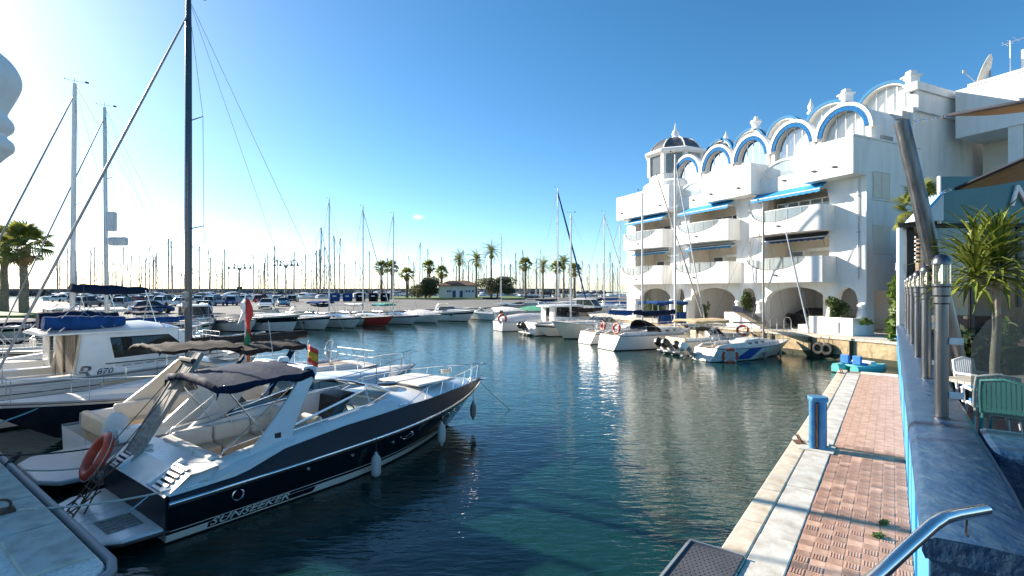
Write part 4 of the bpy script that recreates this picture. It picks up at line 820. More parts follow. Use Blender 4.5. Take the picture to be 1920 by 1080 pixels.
for nm, l, v, L, cab, top, tm, ob in L3: motor_boat(nm, l, 'motorboat', UV(5.0+(-36-v)*.75 if v < -38 else 4.2, v), UANG, L, 1.3, (.85,.9,1.15), cabin=cab, top=top, topm=tm, ob=ob, group=GL, stripe='navyhull' if ob else None)
# ------------------------------------------------------------------ the white building with arches
def building():
    T = thing('white_apartment_building', 'white apartment building with blue edged arches, balconies and blue awnings on the right', 'building', QA, BANG)
    PL = M['plaster']
    def fb(mb, s0, s1, o0, o1, z0, z1): return mb.box(-s1, o0, z0, -s0, o1, z1)
    def part(nm, m, *bx, parent=None, bevel=0):
        b = MB()
        for q in bx: fb(b, *q)
        return b.build(nm, M[m], parent or T, bevel=bevel)
    def arch_wall(s0, s1, z0, z1, o0, o1, ops, ds=.14):
        """wall with openings: ops = (sa, sb, spring z, rise, power)"""
        cuts = {s0, s1}
        for a, b_, sp, ri, p in ops:
            n = max(2, int((b_-a)/ds))
            for i in range(n+1): cuts.add(round(lerp(a, b_, i/n), 4))
            cuts.add(a-.0001); cuts.add(b_+.0001)
        cuts = sorted(cuts); b = MB()
        def low(s):
            for a, b_, sp, ri, p in ops:
                if a-1e-9 <= s <= b_+1e-9:
                    k = min(1, abs(2*(s-a)/(b_-a)-1)); return sp+ri*max(0, 1-k**p)**(1/p)
            return z0
        for a, c in zip(cuts, cuts[1:]):
            la, lc = low(a), low(c)
            b.add([(-a,o0,la),(-c,o0,lc),(-c,o0,z1),(-a,o0,z1),(-a,o1,la),(-c,o1,lc),(-c,o1,z1),(-a,o1,z1)], [(0,1,2,3),(4,7,6,5),(0,4,5,1),(3,2,6,7)]+([(0,3,7,4)] if a == cuts[0] else [])+([(1,5,6,2)] if c == cuts[-1] else []))
        return b
    S0, S1 = .3, 23.2
    bays = [(2.55,7.35),(9.75,14.7),(16.95,21.9)]
    # ground floor arcade
    gz = 1.26
    arch_wall(S0, S1, gz, 4.5, 3.0, 3.45, [(.78,2.12,3.25,.85,2),(2.62,7.22,2.95,1.18,2.2),(8.0,9.25,3.15,.92,2),(9.8,14.5,2.95,1.15,2.2),(15.2,16.3,3.15,.92,2),(16.9,21.3,2.95,1.12,2.2)]).build('arcade_wall', PL, T, recalc=True)
    for s in (.5, 2.37, 7.6, 9.52, 14.85, 16.6, 21.6):                # bulging columns
        MB().lathe([(.30,gz),(.30,gz+.10),(.22,gz+.16),(.19,gz+.35),(.27,gz+.75),(.30,gz+1.0),(.25,gz+1.4),(.20,gz+1.62),(.28,gz+1.70),(.28,gz+1.80),(.2,gz+1.86)], 16, (-s, 2.92, 0)).build('column', PL, T, smooth=40)
    part('garage_back_wall', 'plaster', (S0,S1,9.0,9.2,gz,4.45)); part('garage_ceiling', 'plaster', (S0+.05,S1-.05,3.46,9,4.3,4.44)); [part('garage_partition', 'plaster', q) for q in ((7.45,7.75,3.5,9,gz,4.3), (14.75,15.05,3.5,9,gz,4.3), (4.05,4.45,5.2,5.6,gz,4.3), (21.9,23.1,5,9,gz,4.3))]
    part('notice_panel', 'shutter', (11.0,11.9,8.9,8.98,2.0,3.6)); part('inner_door', 'dark', (12.6,13.3,8.9,8.99,gz,3.3))
    # storeys
    for k, (z0, z1) in enumerate(((4.5,7.72),(7.72,10.92))):
        tops = [(a, b_, z0+1.9 if k else z1-.42, (z1-.36-(z0+1.9)) if k else .02, 5 if k else 20) for a, b_ in bays]
        arch_wall(S0, S1, z0, z1, 3.0, 3.35, tops).build('front_wall', PL, T)
        fl = part('floor_slab', 'plaster', (S0+.02,S1-.02,3.05,8.9,z0-.02,z0+.16))
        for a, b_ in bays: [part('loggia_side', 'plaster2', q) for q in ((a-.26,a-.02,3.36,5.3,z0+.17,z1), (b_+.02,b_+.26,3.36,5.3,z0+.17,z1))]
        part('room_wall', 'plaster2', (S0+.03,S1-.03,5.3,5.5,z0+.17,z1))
    part('rear_block', 'plaster', (S0,S1,8.9,24,gz,10.9), (S0+.01,S0+.3,3.36,8.9,4.5,10.9), (S1-.3,S1-.01,3.36,8.9,gz,10.9))
    # side wall ground floor: pier and dark garage mouth
    part('side_pier', 'plaster', (S0,S0+.35,3.46,3.75,gz,4.5), (S0,S0+.35,6.4,9,gz,4.5), (S0,S0+.35,3.75,6.4,3.9,4.5))
    # loggia windows
    for i, (a, b_) in enumerate(bays):
        z = 4.66
        o = part('roller_shutter', 'shutter', (a+.5,a+2.9,5.22,5.29,z,z+1.95)); part('shutter_box', 'plaster', (a+.4,a+3.0,5.15,5.29,z+1.96,z+2.2))
        for q in range(9): part('shutter_slat', 'shutter', (a+.52,a+2.88,5.205,5.225,z+.1+.2*q,z+.28+.2*q), parent=o)
        o = part('patio_door', 'white', (a+3.3,a+4.4,5.2,5.29,z,z+2.1)); part('pane', 'winglass', (a+3.4,a+4.3,5.185,5.195,z+.15,z+2.0), parent=o)
        z = 7.88
        n = 5 if i == 0 else 4
        for q in range(n):
            w_ = 4.2/n; s = a+.3+w_*q; of = 4.0 if i == 0 else 5.2
            fr = MB()
            for x0, x1, y0, y1 in ((s,s+.05,z,z+2.2),(s+w_-.05,s+w_,z,z+2.2),(s+.05,s+w_-.05,z,z+.06),(s+.05,s+w_-.05,z+2.14,z+2.2)): fb(fr, x0, x1, of, of+.05, y0, y1)
            o = fr.build('glazed_door', M['white'], T); part('pane', 'winglass', (s+.05,s+w_-.05,of+.02,of+.03,z+.06,z+2.14), parent=o)
            if q % 2: part('curtain', 'curtain', (s+.08,s+w_-.1,of+.12,of+.16,z+.06,z+2.1), parent=o)
    for s, z in ((3.0,6.6),(3.25,6.15),(2.85,6.0)): MB().lathe([(0,-.03),(.13,-.03),(.13,.03),(0,.03)], 10, (-s,5.26,z), 'y').build('wall_plate', M['dark'], T)
    # balconies: solid ends, sagging front with glass
    def balcony(a, b_, z0, h, proj, glassm, solid0=.95):
        g = MB(); n = 18; o_out = 3.0-proj
        def bow(s): return o_out-.48*math.sin(math.pi*(s-a)/(b_-a))
        def topz(s):
            k = (s-(a+solid0))/((b_-.25)-(a+solid0))
            return z0+h if k < 0 or k > 1 else z0+h-.06-.78*math.sin(math.pi*min(1,max(0,k)))**.55
        ss = sorted(set([lerp(a, b_, i/(n*2)) for i in range(n*2+1)]+[a+solid0-.001, a+solid0+.001]))
        ro, ri = [], []
        for s in ss: ro.append([Vector((-s, bow(s), z0-.18)), Vector((-s, bow(s), topz(s))), Vector((-s, bow(s)+.14, topz(s))), Vector((-s, bow(s)+.14, z0-.18))])
        g.loft(ro); fb(g, a, a+.14, o_out+.1, 3.0, z0-.18, z0+h); fb(g, b_-.14, b_, o_out+.1, 3.0, z0-.18, z0+h); fb(g, a+.1, b_-.1, o_out-.02, 3.02, z0-.16, z0)
        o = g.build('balcony', PL, T)
        s2 = [s for s in ss if a+solid0+.002 <= s <= b_-.25]
        MB().loft([[Vector((-s, bow(s)+.06, topz(s)-.02)), Vector((-s, bow(s)+.06, z0+h-.05))] for s in s2], False, False).build('glass_panel', M[glassm], o, recalc=False)
        MB().tube([Vector((-s, bow(s)+.05, topz(s)+.005)) for s in s2], .045, 6).build('curved_ledge', M['dark'], o, smooth=60)
        r_ = MB().tube([Vector((-s, bow(s)+.06, z0+h-.02)) for s in s2], .025, 6)
        for s in s2[3::6]: r_.tube([Vector((-s, bow(s)+.05, topz(s))), Vector((-s, bow(s)+.05, z0+h-.02))], .018, 5)
        r_.build('balcony_rail', M['white'] if z0 > 6 else M['grey'], o, smooth=60)
        MB().loft([[Vector((-(a+b_)/2+x, bow((a+b_)/2)-.01-d, z0+.28+zz)) for x, zz in ((-.16,0),(-.08,.07),(.08,.07),(.16,0),(.07,-.02),(-.07,-.02))] for d in (0,.08)]).build('wall_lamp', M['dark'], o)
    for i, (a, b_) in enumerate(bays):
        balcony(a-.45, b_+.5, 4.62, 1.45, 1.35, 'balglass'); balcony(a-.35, b_+.15, 7.86, 1.42, 1.25, 'balglass', .7)
    # awnings
    def awn(s0, s1, z, out, drop, m, under=True):
        b = MB()
        fab = [[Vector((-s, 2.98, z)), Vector((-s, 2.98-out, z-drop))] for s in (s0, s1)]
        b.loft(fab, False, False); o = b.build('awning', M[m], T, solid=.02)
        n = max(8, int((s1-s0)/.22)); v = []
        for i in range(n+1):
            s = lerp(s0, s1, i/n); v.append([Vector((-s, 2.97-out, z-drop)), Vector((-s, 2.97-out, z-drop-.16-.05*(i % 2)))])
        MB().loft(v, False, False).build('valance', M[m], o, solid=.012)
        MB().tube([(-s0, 2.96-out, z-drop), (-s1, 2.96-out, z-drop)], .035, 6).build('front_bar', M['white'], o)
        for s in (s0+.15, s1-.15): MB().tube([(-s, 2.97-out, z-drop), (-s, 2.95, z-.75)], .02, 5).build('awning_arm', M['grey'], o)
        fb(MB(), s0-.05, s1+.05, 2.86, 3.0, z+.02, z+.16).build('awning_case', M['dark'] if m == 'awnb' else M['white'], o)
    for i, (a, b_) in enumerate(bays):
        awn(a-.05, b_+.3, 10.92, .95, .62, 'awning'); awn(a+.1, b_-.05, 7.5, .40 if i else .25, .14, 'awnb' if i == 0 else 'awning')
    # top-floor parapets, stepped
    for s0, s1 in ((S0-.0,3.6),(7.4,12.0),(15.8,23.25)):
        part('parapet_block', 'plaster', (s0,s1,1.75,1.97,10.95,13.0), (s0,s0+.22,1.97,4.9,10.95,12.98), (s1-.22,s1,1.97,4.9,10.95,12.98), (s0+.02,s1-.02,1.78,5,10.78,10.96))
        for s in (s0+1.1, s1-.9): MB().loft([[Vector((-s+x, 1.75-d, 11.35+zz)) for x, zz in ((-.17,0),(-.09,.07),(.09,.07),(.17,0),(.07,-.03),(-.07,-.03))] for d in (0,.09)]).build('wall_lamp', M['dark'], T)
    for s0, s1 in ((3.6,7.4),(12.0,15.8)):
        arch_wall(s0, s1, 10.95, 12.75, 2.75, 2.95, []) .build('recessed_parapet', PL, T) if False else None
        n = 20; rows = []
        for i in range(n+1):
            s = lerp(s0, s1, i/n); k = 2*i/n-1; z = 11.75; rows.append([Vector((-s,2.7,10.95)), Vector((-s,2.7,z)), Vector((-s,2.9,z)), Vector((-s,2.9,10.95))])
        MB().loft(rows).build('recessed_parapet', PL, T)
        MB().loft([[Vector((-lerp(s0+.2, s1-.2, i/n), 2.78, 11.75)), Vector((-lerp(s0+.2, s1-.2, i/n), 2.78, 11.76+1.05*max(0, 1-(2*i/n-1)**2)**.5))] for i in range(n+1)], False, False).build('arched_glass', M['balglass'], T, recalc=False)
        MB().tube([Vector((-lerp(s0+.15, s1-.15, i/n), 2.78, 11.76+1.10*max(0, 1-(2*i/n-1)**2)**.5)) for i in range(n+1)], .10, 8).build('arch_rim', PL, T, smooth=60)
        part('terrace_floor', 'plaster', (s0+.0,s1,2.72,5,10.78,10.94))
        MB().loft([[Vector((-(s0+s1)/2+x, 2.7-d, 11.4+zz)) for x, zz in ((-.17,0),(-.09,.07),(.09,.07),(.17,0),(.07,-.03),(-.07,-.03))] for d in (0,.09)]).build('wall_lamp', M['dark'], T)
    # penthouse vaults, front row
    def vault(s0, s1, spring, top, o0, o1, zfloor, trim=True, win=True, tw=.20):
        c = (s0+s1)/2; hw = (s1-s0)/2; ri = top-spring; n = 22
        P = lambda k, f=1.0, o=o0, e=0.0: Vector((-c+hw*f*math.cos(math.pi*k), o, spring+ri*f*math.sin(math.pi*k)+e))
        v = MB().loft([[P(i/n, 1, o0), P(i/n, 1, o1), P(i/n, .86, o1), P(i/n, .86, o0)] for i in range(n+1)])
        o = v.build('barrel_vault', M['plaster'], T, smooth=40)
        m_ = MB()
        m_.box(-c-hw, o0, zfloor, -c-hw*.86, o1, spring).box(-c+hw*.86, o0, zfloor, -c+hw, o1, spring); m_.build('vault_pier', PL, o)
        if trim:
            MB().loft([[P(.03+.94*i/n, .99, o0-.10), P(.03+.94*i/n, .99, o0), P(.03+.94*i/n, .81, o0), P(.03+.94*i/n, .81, o0-.10)] for i in range(n+1)]).build('blue_arch_trim', M['bluetrim'], o, smooth=40)
            MB().loft([[P(.0+i/n, 1.10, o0-.14), P(i/n, 1.10, o0+.3), P(i/n, .985, o0+.3), P(i/n, .985, o0-.14)] for i in range(n+1)]).build('white_arch_moulding', PL, o, smooth=40)
        else:
            MB().loft([[P(.05+.9*i/n, 1.05, o0-.06), P(.05+.9*i/n, 1.05, o0+.35), P(.05+.9*i/n, .92, o0+.35), P(.05+.9*i/n, .92, o0-.06)] for i in range(n+1)]).build('blue_arch_edge', M['tealtrim'], o, smooth=40)
        if win:
            g = MB().loft([[P(i/n, .86, o0+.30), Vector((P(i/n, .86).x, o0+.30, zfloor))] for i in range(n+1)], False, False).build('arched_window', M['winglass'], o, recalc=False)
            MB().loft([[P(i/n, .84, o0+.55), Vector((P(i/n, .84).x, o0+.55+.03*(i % 2), zfloor))] for i in range(n+1)], False, False).build('curtain', M['curtain'], g, recalc=False)
            for f in (-.36, .0, .36):
                h = spring+ri*.86*math.sqrt(1-(f/.86)**2); MB().box(-c+hw*f-.025, o0+.27, zfloor, -c+hw*f+.025, o0+.33, h).build('mullion', M['white'], g)
        MB().box(-c-hw*.98, o1-.2, zfloor, -c+hw*.98, o1-.05, spring).build('vault_back', PL, o)
    for s0, s1 in ((1.2,4.7),(4.95,8.3),(8.55,11.75),(11.95,15.2),(15.45,18.75)): vault(s0, s1, 14.15, 16.0, 5.0, 8.6, 12.4)
    part('penthouse_sill', 'plaster', (S0+.6,19.2,4.9,5.35,10.96,12.6), (S0+.6,19.2,5.35,8.8,12.2,12.5))
    part('penthouse_body', 'plaster', (S0+.55,22,8.8,24,10.9,15.9))
    for s0, s1 in ((.9,4.5),(4.75,8.5),(8.75,12.0),(12.2,15.4),(15.6,18.8)): vault(s0, s1, 16.6, 18.1, 9.0, 14.5, 15.6, trim=False, win=True)
    part('upper_roof_slab', 'plaster', (S0+.2,S0+.95,8.6,15.2,16.9,17.4), (S0+.35,S0+.9,9.0,15,15.6,16.95))
    part('vault_gutter', 'vault', (S0+.75,19,8.0,9.1,15.1,15.6))
    # finials
    def finial(s, o, z, k):
        if k == 0: pr = [(.22,0),(.28,.15),(.12,.3),(.24,.5),(.20,.7),(.07,.95),(.0,1.25)]
        elif k == 1: pr = [(.38,0),(.42,.1),(.30,.2),(.38,.55),(.50,.65),(.42,.8),(.20,.9),(.14,1.15),(0,1.2)]
        else: pr = [(.45,0),(.45,.5),(.60,.55),(.60,.65),(.35,.7),(.30,.95),(0,1.0)]
        MB().lathe(pr, 10 if k < 2 else 4, (-s, o, z), ph=.4).build('finial', PL, T, smooth=35 if k < 2 else 0)
    finial(13.2,9.2,17.9,1); finial(8.15,9.2,17.7,0); finial(5.4,9.2,17.7,2); finial(1.15,9.2,17.4,2); finial(16.5,9.2,17.5,0)
    # corner tower with slate dome
    c = (-20.3, 6.6)
    def ring(r, z, n=8): return [Vector((c[0]+r*math.cos(2*math.pi*(i+.5)/n), c[1]+r*math.sin(2*math.pi*(i+.5)/n), z)) for i in range(n)]
    MB().loft([ring(2.9,12.6,24), ring(3.05,12.9,24), ring(3.15,13.5,24), ring(3.0,14.1,24), ring(2.6,14.35,24)]).build('tower_skirt', PL, T, smooth=40)
    MB().loft([ring(2.55,14.2), ring(2.55,14.9)]).build('tower_sill', PL, T); MB().loft([ring(2.4,14.9), ring(2.4,16.8)]).build('tower_core', M['curtain'], T)
    for i in range(8):
        a, b_ = ring(2.52,14.9)[i], ring(2.52,14.9)[(i+1) % 8]; MB().beam(a, a+Vector((0,0,2.0)), .34, .34).build('tower_pier', PL, T)
        d = (b_-a).normalized()*.2; MB().quad(a+d, b_-d, b_-d+Vector((0,0,1.85)), a+d+Vector((0,0,1.85))).build('tower_window', M['winglass'], T, recalc=False)
    MB().loft([ring(2.75,16.75), ring(3.0,16.95), ring(3.0,17.15), ring(2.7,17.3)]).build('tower_cornice', PL, T)
    MB().loft([ring(2.5,17.25), ring(2.2,17.75), ring(1.7,18.25), ring(1.0,18.6), ring(.3,18.75)]).build('tower_dome', M['dome'], T, smooth=30)
    for i in range(8): MB().tube([ring(2.55,17.25)[i], ring(2.25,17.77)[i], ring(1.72,18.29)[i], ring(1.0,18.65)[i]], .06, 5).build('dome_rib', PL, T)
    MB().lathe([(.5,0),(.5,.12),(.25,.25),(.36,.5),(.28,.75),(.10,1.0),(.05,1.4),(0,1.7)], 10, (c[0],c[1],18.65)).build('dome_finial', PL, T, smooth=40)
    # side windows
    for z, m in ((9.45,'shutter'),(6.25,'plaster2')):
        o = part('side_window', m, (S0-.015,S0+.05,3.6,5.3,z,z+1.62)); MB().box(-S0-.03,3.5,z-.10,-S0+.06,5.4,z-.01).build('sill', PL, o)
        if z > 9:
            for q in (3.68,4.48): part('louvre_panel', 'plaster2', (S0-.03,S0-.016,q,q+.74,z+.05,z+1.55), parent=o)
    part('vent_grille', 'grey', (S0+.52,S0+.6,5.4,6.6,13.3,13.6)); part('string_course', 'plaster', (S0-.05,S0+.2,1.7,8.6,12.96,13.06)); part('side_upstand', 'plaster', (S0+.0,S0+.5,4.9,9.0,10.9,12.95))
    # front planters
    for s0, s1 in ((.2,2.9),(7.2,9.6)):
        part('planter_wall', 'plaster', (s0,s1,1.55,1.7,gz,2.30), (s0,s0+.15,1.7,2.7,gz,2.29), (s1-.15,s1,1.7,2.7,gz,2.29), (s0+.15,s1-.15,1.7,2.7,gz,2.12), (s0+.3 if s0 > 5 else s1-.0, s1+.7 if s0 < 5 else s0+.9, 1.5, 2.6, gz, 1.75) if s0 < 5 else (s0-.7,s0,1.6,2.6,gz,1.78), bevel=.02)
    part('planter_panel', 'plaster', (1.0,2.0,1.48,1.56,1.4,2.05), bevel=.02)
    return T
BT = building()
def leafball(parent, c, r, n, m, seed, lf=.09, name='foliage', squash=1.0):
    r_ = random.Random(seed); b = MB(); c = Vector(c)
    lob = [(Vector((r_.uniform(-1,1)*r[0]*.6, r_.uniform(-1,1)*r[1]*.6, r_.uniform(-1,1)*r[2]*.6)), r_.uniform(.35,.6)) for _ in range(9)]
    for _ in range(n):
        l, k = r_.choice(lob); d = Vector((r_.gauss(0,1), r_.gauss(0,1), r_.gauss(0,1))).normalized()*(r_.random()**.4)
        p = c+l+Vector((d.x*r[0], d.y*r[1], d.z*r[2]))*k
        a = Vector((r_.gauss(0,1), r_.gauss(0,1), r_.gauss(0,.6))).normalized(); b_ = a.cross(Vector((r_.gauss(0,1), r_.gauss(0,1), r_.gauss(0,1)))).normalized(); s = lf*r_.uniform(.6,1.3)
        b.quad(p-a*s, p+b_*s*.45, p+a*s, p-b_*s*.45)
    return b.build(name, M[m], parent, recalc=False)
def shrub(nm, lab, p, r, n, m, seed, lf=.1):
    t = thing(nm, lab, 'shrub', p); b = MB(); r_ = random.Random(seed)
    for i in range(5): a = r_.random()*6.28; b.tube([(0,0,0),(r[0]*.3*math.cos(a), r[1]*.3*math.sin(a), r[2]*.8),(r[0]*.6*math.cos(a), r[1]*.6*math.sin(a), r[2]*1.4)], [.03,.02,.008], 5)
    b.build('stem', M['bark'], t); leafball(t, (0,0,r[2]), r, n, m, seed, lf); return t
shrub('planter_shrub', 'round leafy shrub in the white planter under the small arch nearest the building corner', BP(1.5,2.25,2.1), (.75,.45,.75), 1500, 'leaf', 1)
shrub('climbing_shrub', 'tall leafy shrub filling the small arch between the two large garage arches', BP(8.6,2.7,1.9), (.5,.35,1.15), 1500, 'leaf', 2)
shrub('planter_plant', 'small low plant at the left end of the corner planter', BP(3.1,2.0,1.75), (.25,.25,.3), 260, 'leaf2', 3, .07)
shrub('arcade_shrub', 'leafy shrub seen in the leftmost large garage arch', BP(19.2,3.1,1.26), (.9,.5,.95), 1100, 'leaf', 4)
shrub('arcade_vine', 'narrow green climber beside the mast of the white sloop in the arcade', BP(15.7,2.9,1.26), (.35,.3,1.0), 600, 'leaf2', 6)
shrub('arcade_bush', 'dark bush just inside the middle garage arch', BP(13.8,3.9,1.26), (.35,.3,.95), 500, 'leaf', 7)
shrub('ball_shrub', 'bright green rounded cushion plant on the right end of the corner planter', BP(-.35,2.0,1.9), (.42,.35,.26), 700, 'leaf2', 8, .06)
# block adjoining on the right
def wing():
    T = thing('white_side_block', 'plain white block with a deep shaded recess adjoining the building on the right', 'building', QA, BANG); b = MB()
    def fb(s0, s1, o0, o1, z0, z1, nm='wall', m='plaster'): return MB().box(-s1, o0, z0, -s0, o1, z1).build(nm, M[m], T)
    fb(-9, .25, 16.05, 24, 1.26, 14.1); fb(-9.0, .28, 12.6, 24.1, 14.1, 17.3, 'upper_volume'); fb(-9.05,-.4,12.55,24.2,17.3,17.48,'parapet'); fb(-3.1,-2.4,12.7,13.3,7.5,14.09,'recess_column'); fb(-9,-3.1,13.2,16,7.3,7.6,'recess_slab'); fb(-9,.2,15.9,16.04,7.6,14.08,'recess_back','plaster2'); fb(-9.0,-2.35,14.5,23,17.48,19.3,'roof_hut')
    o = fb(-5.4,-3.5,15.7,15.88,7.7,11.5,'recess_window','dark')
    return T
wing()
d = thing('satellite_dish', 'tilted weathered satellite dish on the flat roof at the upper right', 'satellite dish', QA, BANG)
dm = Matrix.Translation((.95,14,18.45)) @ Matrix.Rotation(R(200),4,'Z') @ Matrix.Rotation(R(68),4,'Y')
MB().lathe([(0,0),(.45,.05),(.8,.16),(1.0,.28),(.98,.30),(.78,.19),(.44,.09),(0,.04)], 20).xf(dm).build('dish', M['vault'], d, smooth=40)
MB().tube([(.95,14.1,17.3),(.95,14.05,18.45)], .06, 6).build('dish_mast', M['grey'], d); MB().tube([dm @ Vector((.9,0,.25)), dm @ Vector((.2,0,1.3))], .025, 5).lathe([(0,-.1),(.08,-.1),(.08,.1),(0,.1)], 8, dm @ Vector((.2,0,1.3))).build('feed_arm', M['grey'], d)
a = thing('tv_aerial', 'thin white television aerial mast on the roof at the upper right', 'aerial', QA, BANG)
MB().tube([(2.0,14,17.3),(2.0,14,19.95)], .035, 6).build('aerial_mast', M['white'], a); MB().tube([(1.6,13.9,19.8),(2.7,14.1,19.9)], .02, 4).tube([(2.0,13.6,19.9),(2.0,14.4,19.85)], .012, 4).tube([(2.3,13.6,19.95),(2.3,14.4,19.88)], .012, 4).tube([(1.75,13.6,19.85),(1.75,14.4,19.8)], .012, 4).build('aerial_rods', M['alu'], a)

for i, (s_, h_, l) in enumerate(((4.3,.55,'spiky potted plant behind the glass of the first floor corner balcony, left of centre'),(5.3,.7,'bushy potted plant behind the glass of the first floor corner balcony'),(3.7,.5,'small potted plant beside the solid end of the first floor corner balcony'),(11.2,.5,'potted plant on the first floor middle balcony'))):
    shrub('balcony_plant', l, BP(s_, 2.2, 4.64), (.28,.25,h_), 220, 'leaf' if i % 2 else 'leaf2', 90+i, .09)
for i, (s_, l) in enumerate(((.75,'white drainpipe on the pier nearest the building corner'),(8.55,'white drainpipe on the pier between right and middle balconies'),(15.8,'white drainpipe on the pier between middle and left balconies'))):
    o = thing('drainpipe', l, 'drainpipe', QA, BANG, 'drainpipes on the facade'); MB().tube([(-s_,2.93,4.6),(-s_,2.93,10.75)], .045, 8).build('pipe', M['gel'], o, smooth=60)
    for z in (5.2,7.4,9.6): MB().box(-s_-.07,2.9,z,-s_+.07,3.0,z+.05).build('bracket', M['grey'], o)
# ------------------------------------------------------------------ boats moored below the building (bows to its quay)
MANG = math.atan2(MD.y, MD.x); GR = 'boats moored below the white building'
tS, Hs = sail_boat('small_sailboat', 'small white sailboat with blue bow patch nearest the green pedalo', BP(2.9,-7.4), MANG, 7.2, 1.12, (.72,.74,.95), H_=8.2, mx=.68, mast='omast', mr=.06, stripe=None, hullm='dirty', cover=None, furl=None, group=GR, rail=True, boom=2.4, wire=.006, spread=(.5,))
rows = [[Hs.at(lerp(lerp(1.5,2.3,k), lerp(2.6,3.3,k), j/6), lerp(.10,.70,k), -1)+Vector((0,-.02,0)) for j in range(7)] for k in (0,.2,.4,.6,.8,1)]
MB().loft(rows, False, False).build('blue_patch', M['bluepaint'], tS, solid=.004)
lifebuoy(BP(2.9,-7.4)+Matrix.Rotation(MANG,3,'Z') @ Vector((1.05,-1.05,.36)), 'orange lifebuoy with white bands on the hull of the small white sailboat', .36, (-.2,-1,0), .075)
for x, l in ((3.6,'first grey fender from the blue patch on the small white sailboat'),(5.2,'second grey fender from the blue patch on the small white sailboat')):
    fender(BP(2.9,-7.4)+Matrix.Rotation(MANG,3,'Z') @ Vector((x,-Hs.half(x)-.08,.02)), l, 'dfender', .09, .5, .3)
motor_boat('outboard_boat', 'beige open boat with black outboards and a pale canopy beside the small white sailboat', 'motorboat', BP(5.9,-6.8), MANG, 6.8, 1.2, (.85,.9,1.1), cabin='sport', hullm='gel2', stripe=None, ob=2, obt=R(-48), group=GR, top=(1.0,3.7,2.05), topm='tancan', scr='tint', seat='vinyl')
o = thing('dinghy_motor', 'white and black tilted outboard motor at the stern of the small white sailboat', 'outboard motor', BP(3.5,-7.7,.3), MANG); outboard(o, 0, 0, .25, R(-55), .9, 'white'); outboard(o, .1, .75, .15, R(-40), .85)
lifebuoy(BP(4.3,-2.6,1.45), 'orange lifebuoy lying on the deck behind the small white sailboat', .30, (-.4,-.8,.5), .07)
sail_boat('sugar_scoop_sloop', 'large white sailboat with rounded transom and tall pale mast below the balconies', BP(9.6,-9.1), MANG, 9.0, 1.5, (.95,.98,1.18), H_=12.4, mx=.66, mast='wmast', mr=.085, stripe=None, hullm='gel', cover='navycan', furl='whitecan', group=GR, hood='blackcan', boom=3.6)
lifebuoy(BP(9.6,-9.1)+Matrix.Rotation(MANG,3,'Z') @ Vector((.35,-.75,1.45)), 'faded orange lifebuoy on the stern rail of the large white sailboat', .30, (-.9,-.5,.1), .075)
lifebuoy(BP(9.6,-9.1)+Matrix.Rotation(MANG,3,'Z') @ Vector((.2,.55,1.5)), 'pale orange horseshoe ring on the far stern rail of the large white sailboat', .24, (-.9,-.3,.1), .07)
sail_boat('blue_boom_sailboat', 'white sailboat with long faded blue sail cover behind the large white sailboat', BP(13.3,-8.4), MANG, 8.6, 1.35, (.85,.85,1.05), H_=10.5, mx=.62, cover='bluecan', furl=None, group=GR, stripe='navyhull')
motor_boat('cream_motorboat', 'cream walkaround motorboat with high bow left of the large white sailboat', 'motorboat', BP(17.0,-1.2), MANG+math.pi, 7.8, 1.35, (.95,1.05,1.45), cabin='sport', hullm='gel2', stripe=None, group=GR, scr='tint')
motor_boat('hardtop_cruiser', 'white hardtop cruiser with dark side windows and twin outboards', 'motorboat', BP(21.4,-8.9), MANG, 8.6, 1.5, (1.05,1.1,1.35), cabin='pilot', stripe=None, hullm='gel', ob=2, obt=R(-35), group=GR)
motor_boat('small_launch', 'low white launch with a red lifebuoy on its stern, farthest in the right row', 'motorboat', BP(26.6,-9.6), MANG, 7.2, 1.3, (.9,.95,1.2), cabin='cover', topm='whitecan', stripe=None, group=GR, boot='antif')
lifebuoy(BP(26.6,-9.6)+Matrix.Rotation(MANG,3,'Z') @ Vector((.1,-.9,1.2)), 'red lifebuoy with white centre on the farthest launch of the right row', .40, (-.5,-1,0), .10)
sail_boat('covered_sailboat', 'white sailboat with brown folded cover in front of the leftmost arch', BP(19.3,-1.0), MANG+math.pi, 8.4, 1.3, (.85,.85,1.05), H_=9.5, mx=.58, cover='browncan', furl=None, group=GR)
o = thing('blue_boat_canopy', 'bright blue boat canopy on white posts in front of the arcade', 'canopy', BP(13.6,-.9), MANG)
fabric_top(o, -1.4, 1.6, 1.15, 3.0, 'bluecan', crown=.08, drop=.2, name='canopy_cloth', seed=31); b = MB()
for x in (-1.3,0,1.5):
    for y in (-1.1,1.1): b.tube([(x,y,.9),(x,y,3.0)], .03, 5)
b.build('canopy_post', M['white'], o); MB().box(-1.35,-1.12,1.3,1.5,-1.09,2.2).build('side_curtain', M['bluecan'], o)
o = thing('blue_boat_canopy', 'leaning dark blue panel behind the mast of the small white sailboat', 'canopy', BP(5.0,-1.9,1.5), MANG)
MB().loft([[Vector((x, -.4, 1.25-.45*x)), Vector((x, .5, 1.35-.45*x)), Vector((x, .5, .95-.45*x)), Vector((x, -.4, .85-.45*x))] for x in (-.3,.8,2.0)]).build('panel', M['darkhull'], o, bevel=.02)
for i, (p, q, m, l) in enumerate(((BP(13.0,-2.0,13.0), BP(9.4,-.8,2.0), 'omast', 'thin bronze mast leaning across the middle balconies'), (BP(3.1,-.3,7.6), BP(1.95,.2,1.6), 'alu', 'lowered alloy mast leaning against the quay by the right garage arch'))):
    o = thing('leaning_mast', l, 'mast'); MB().tube([p, q], [.04,.065], 8).build('spar', M[m], o, smooth=60); cable(o, p, q+Vector((.25,0,.1)), .008, 'wire', 'halyard')
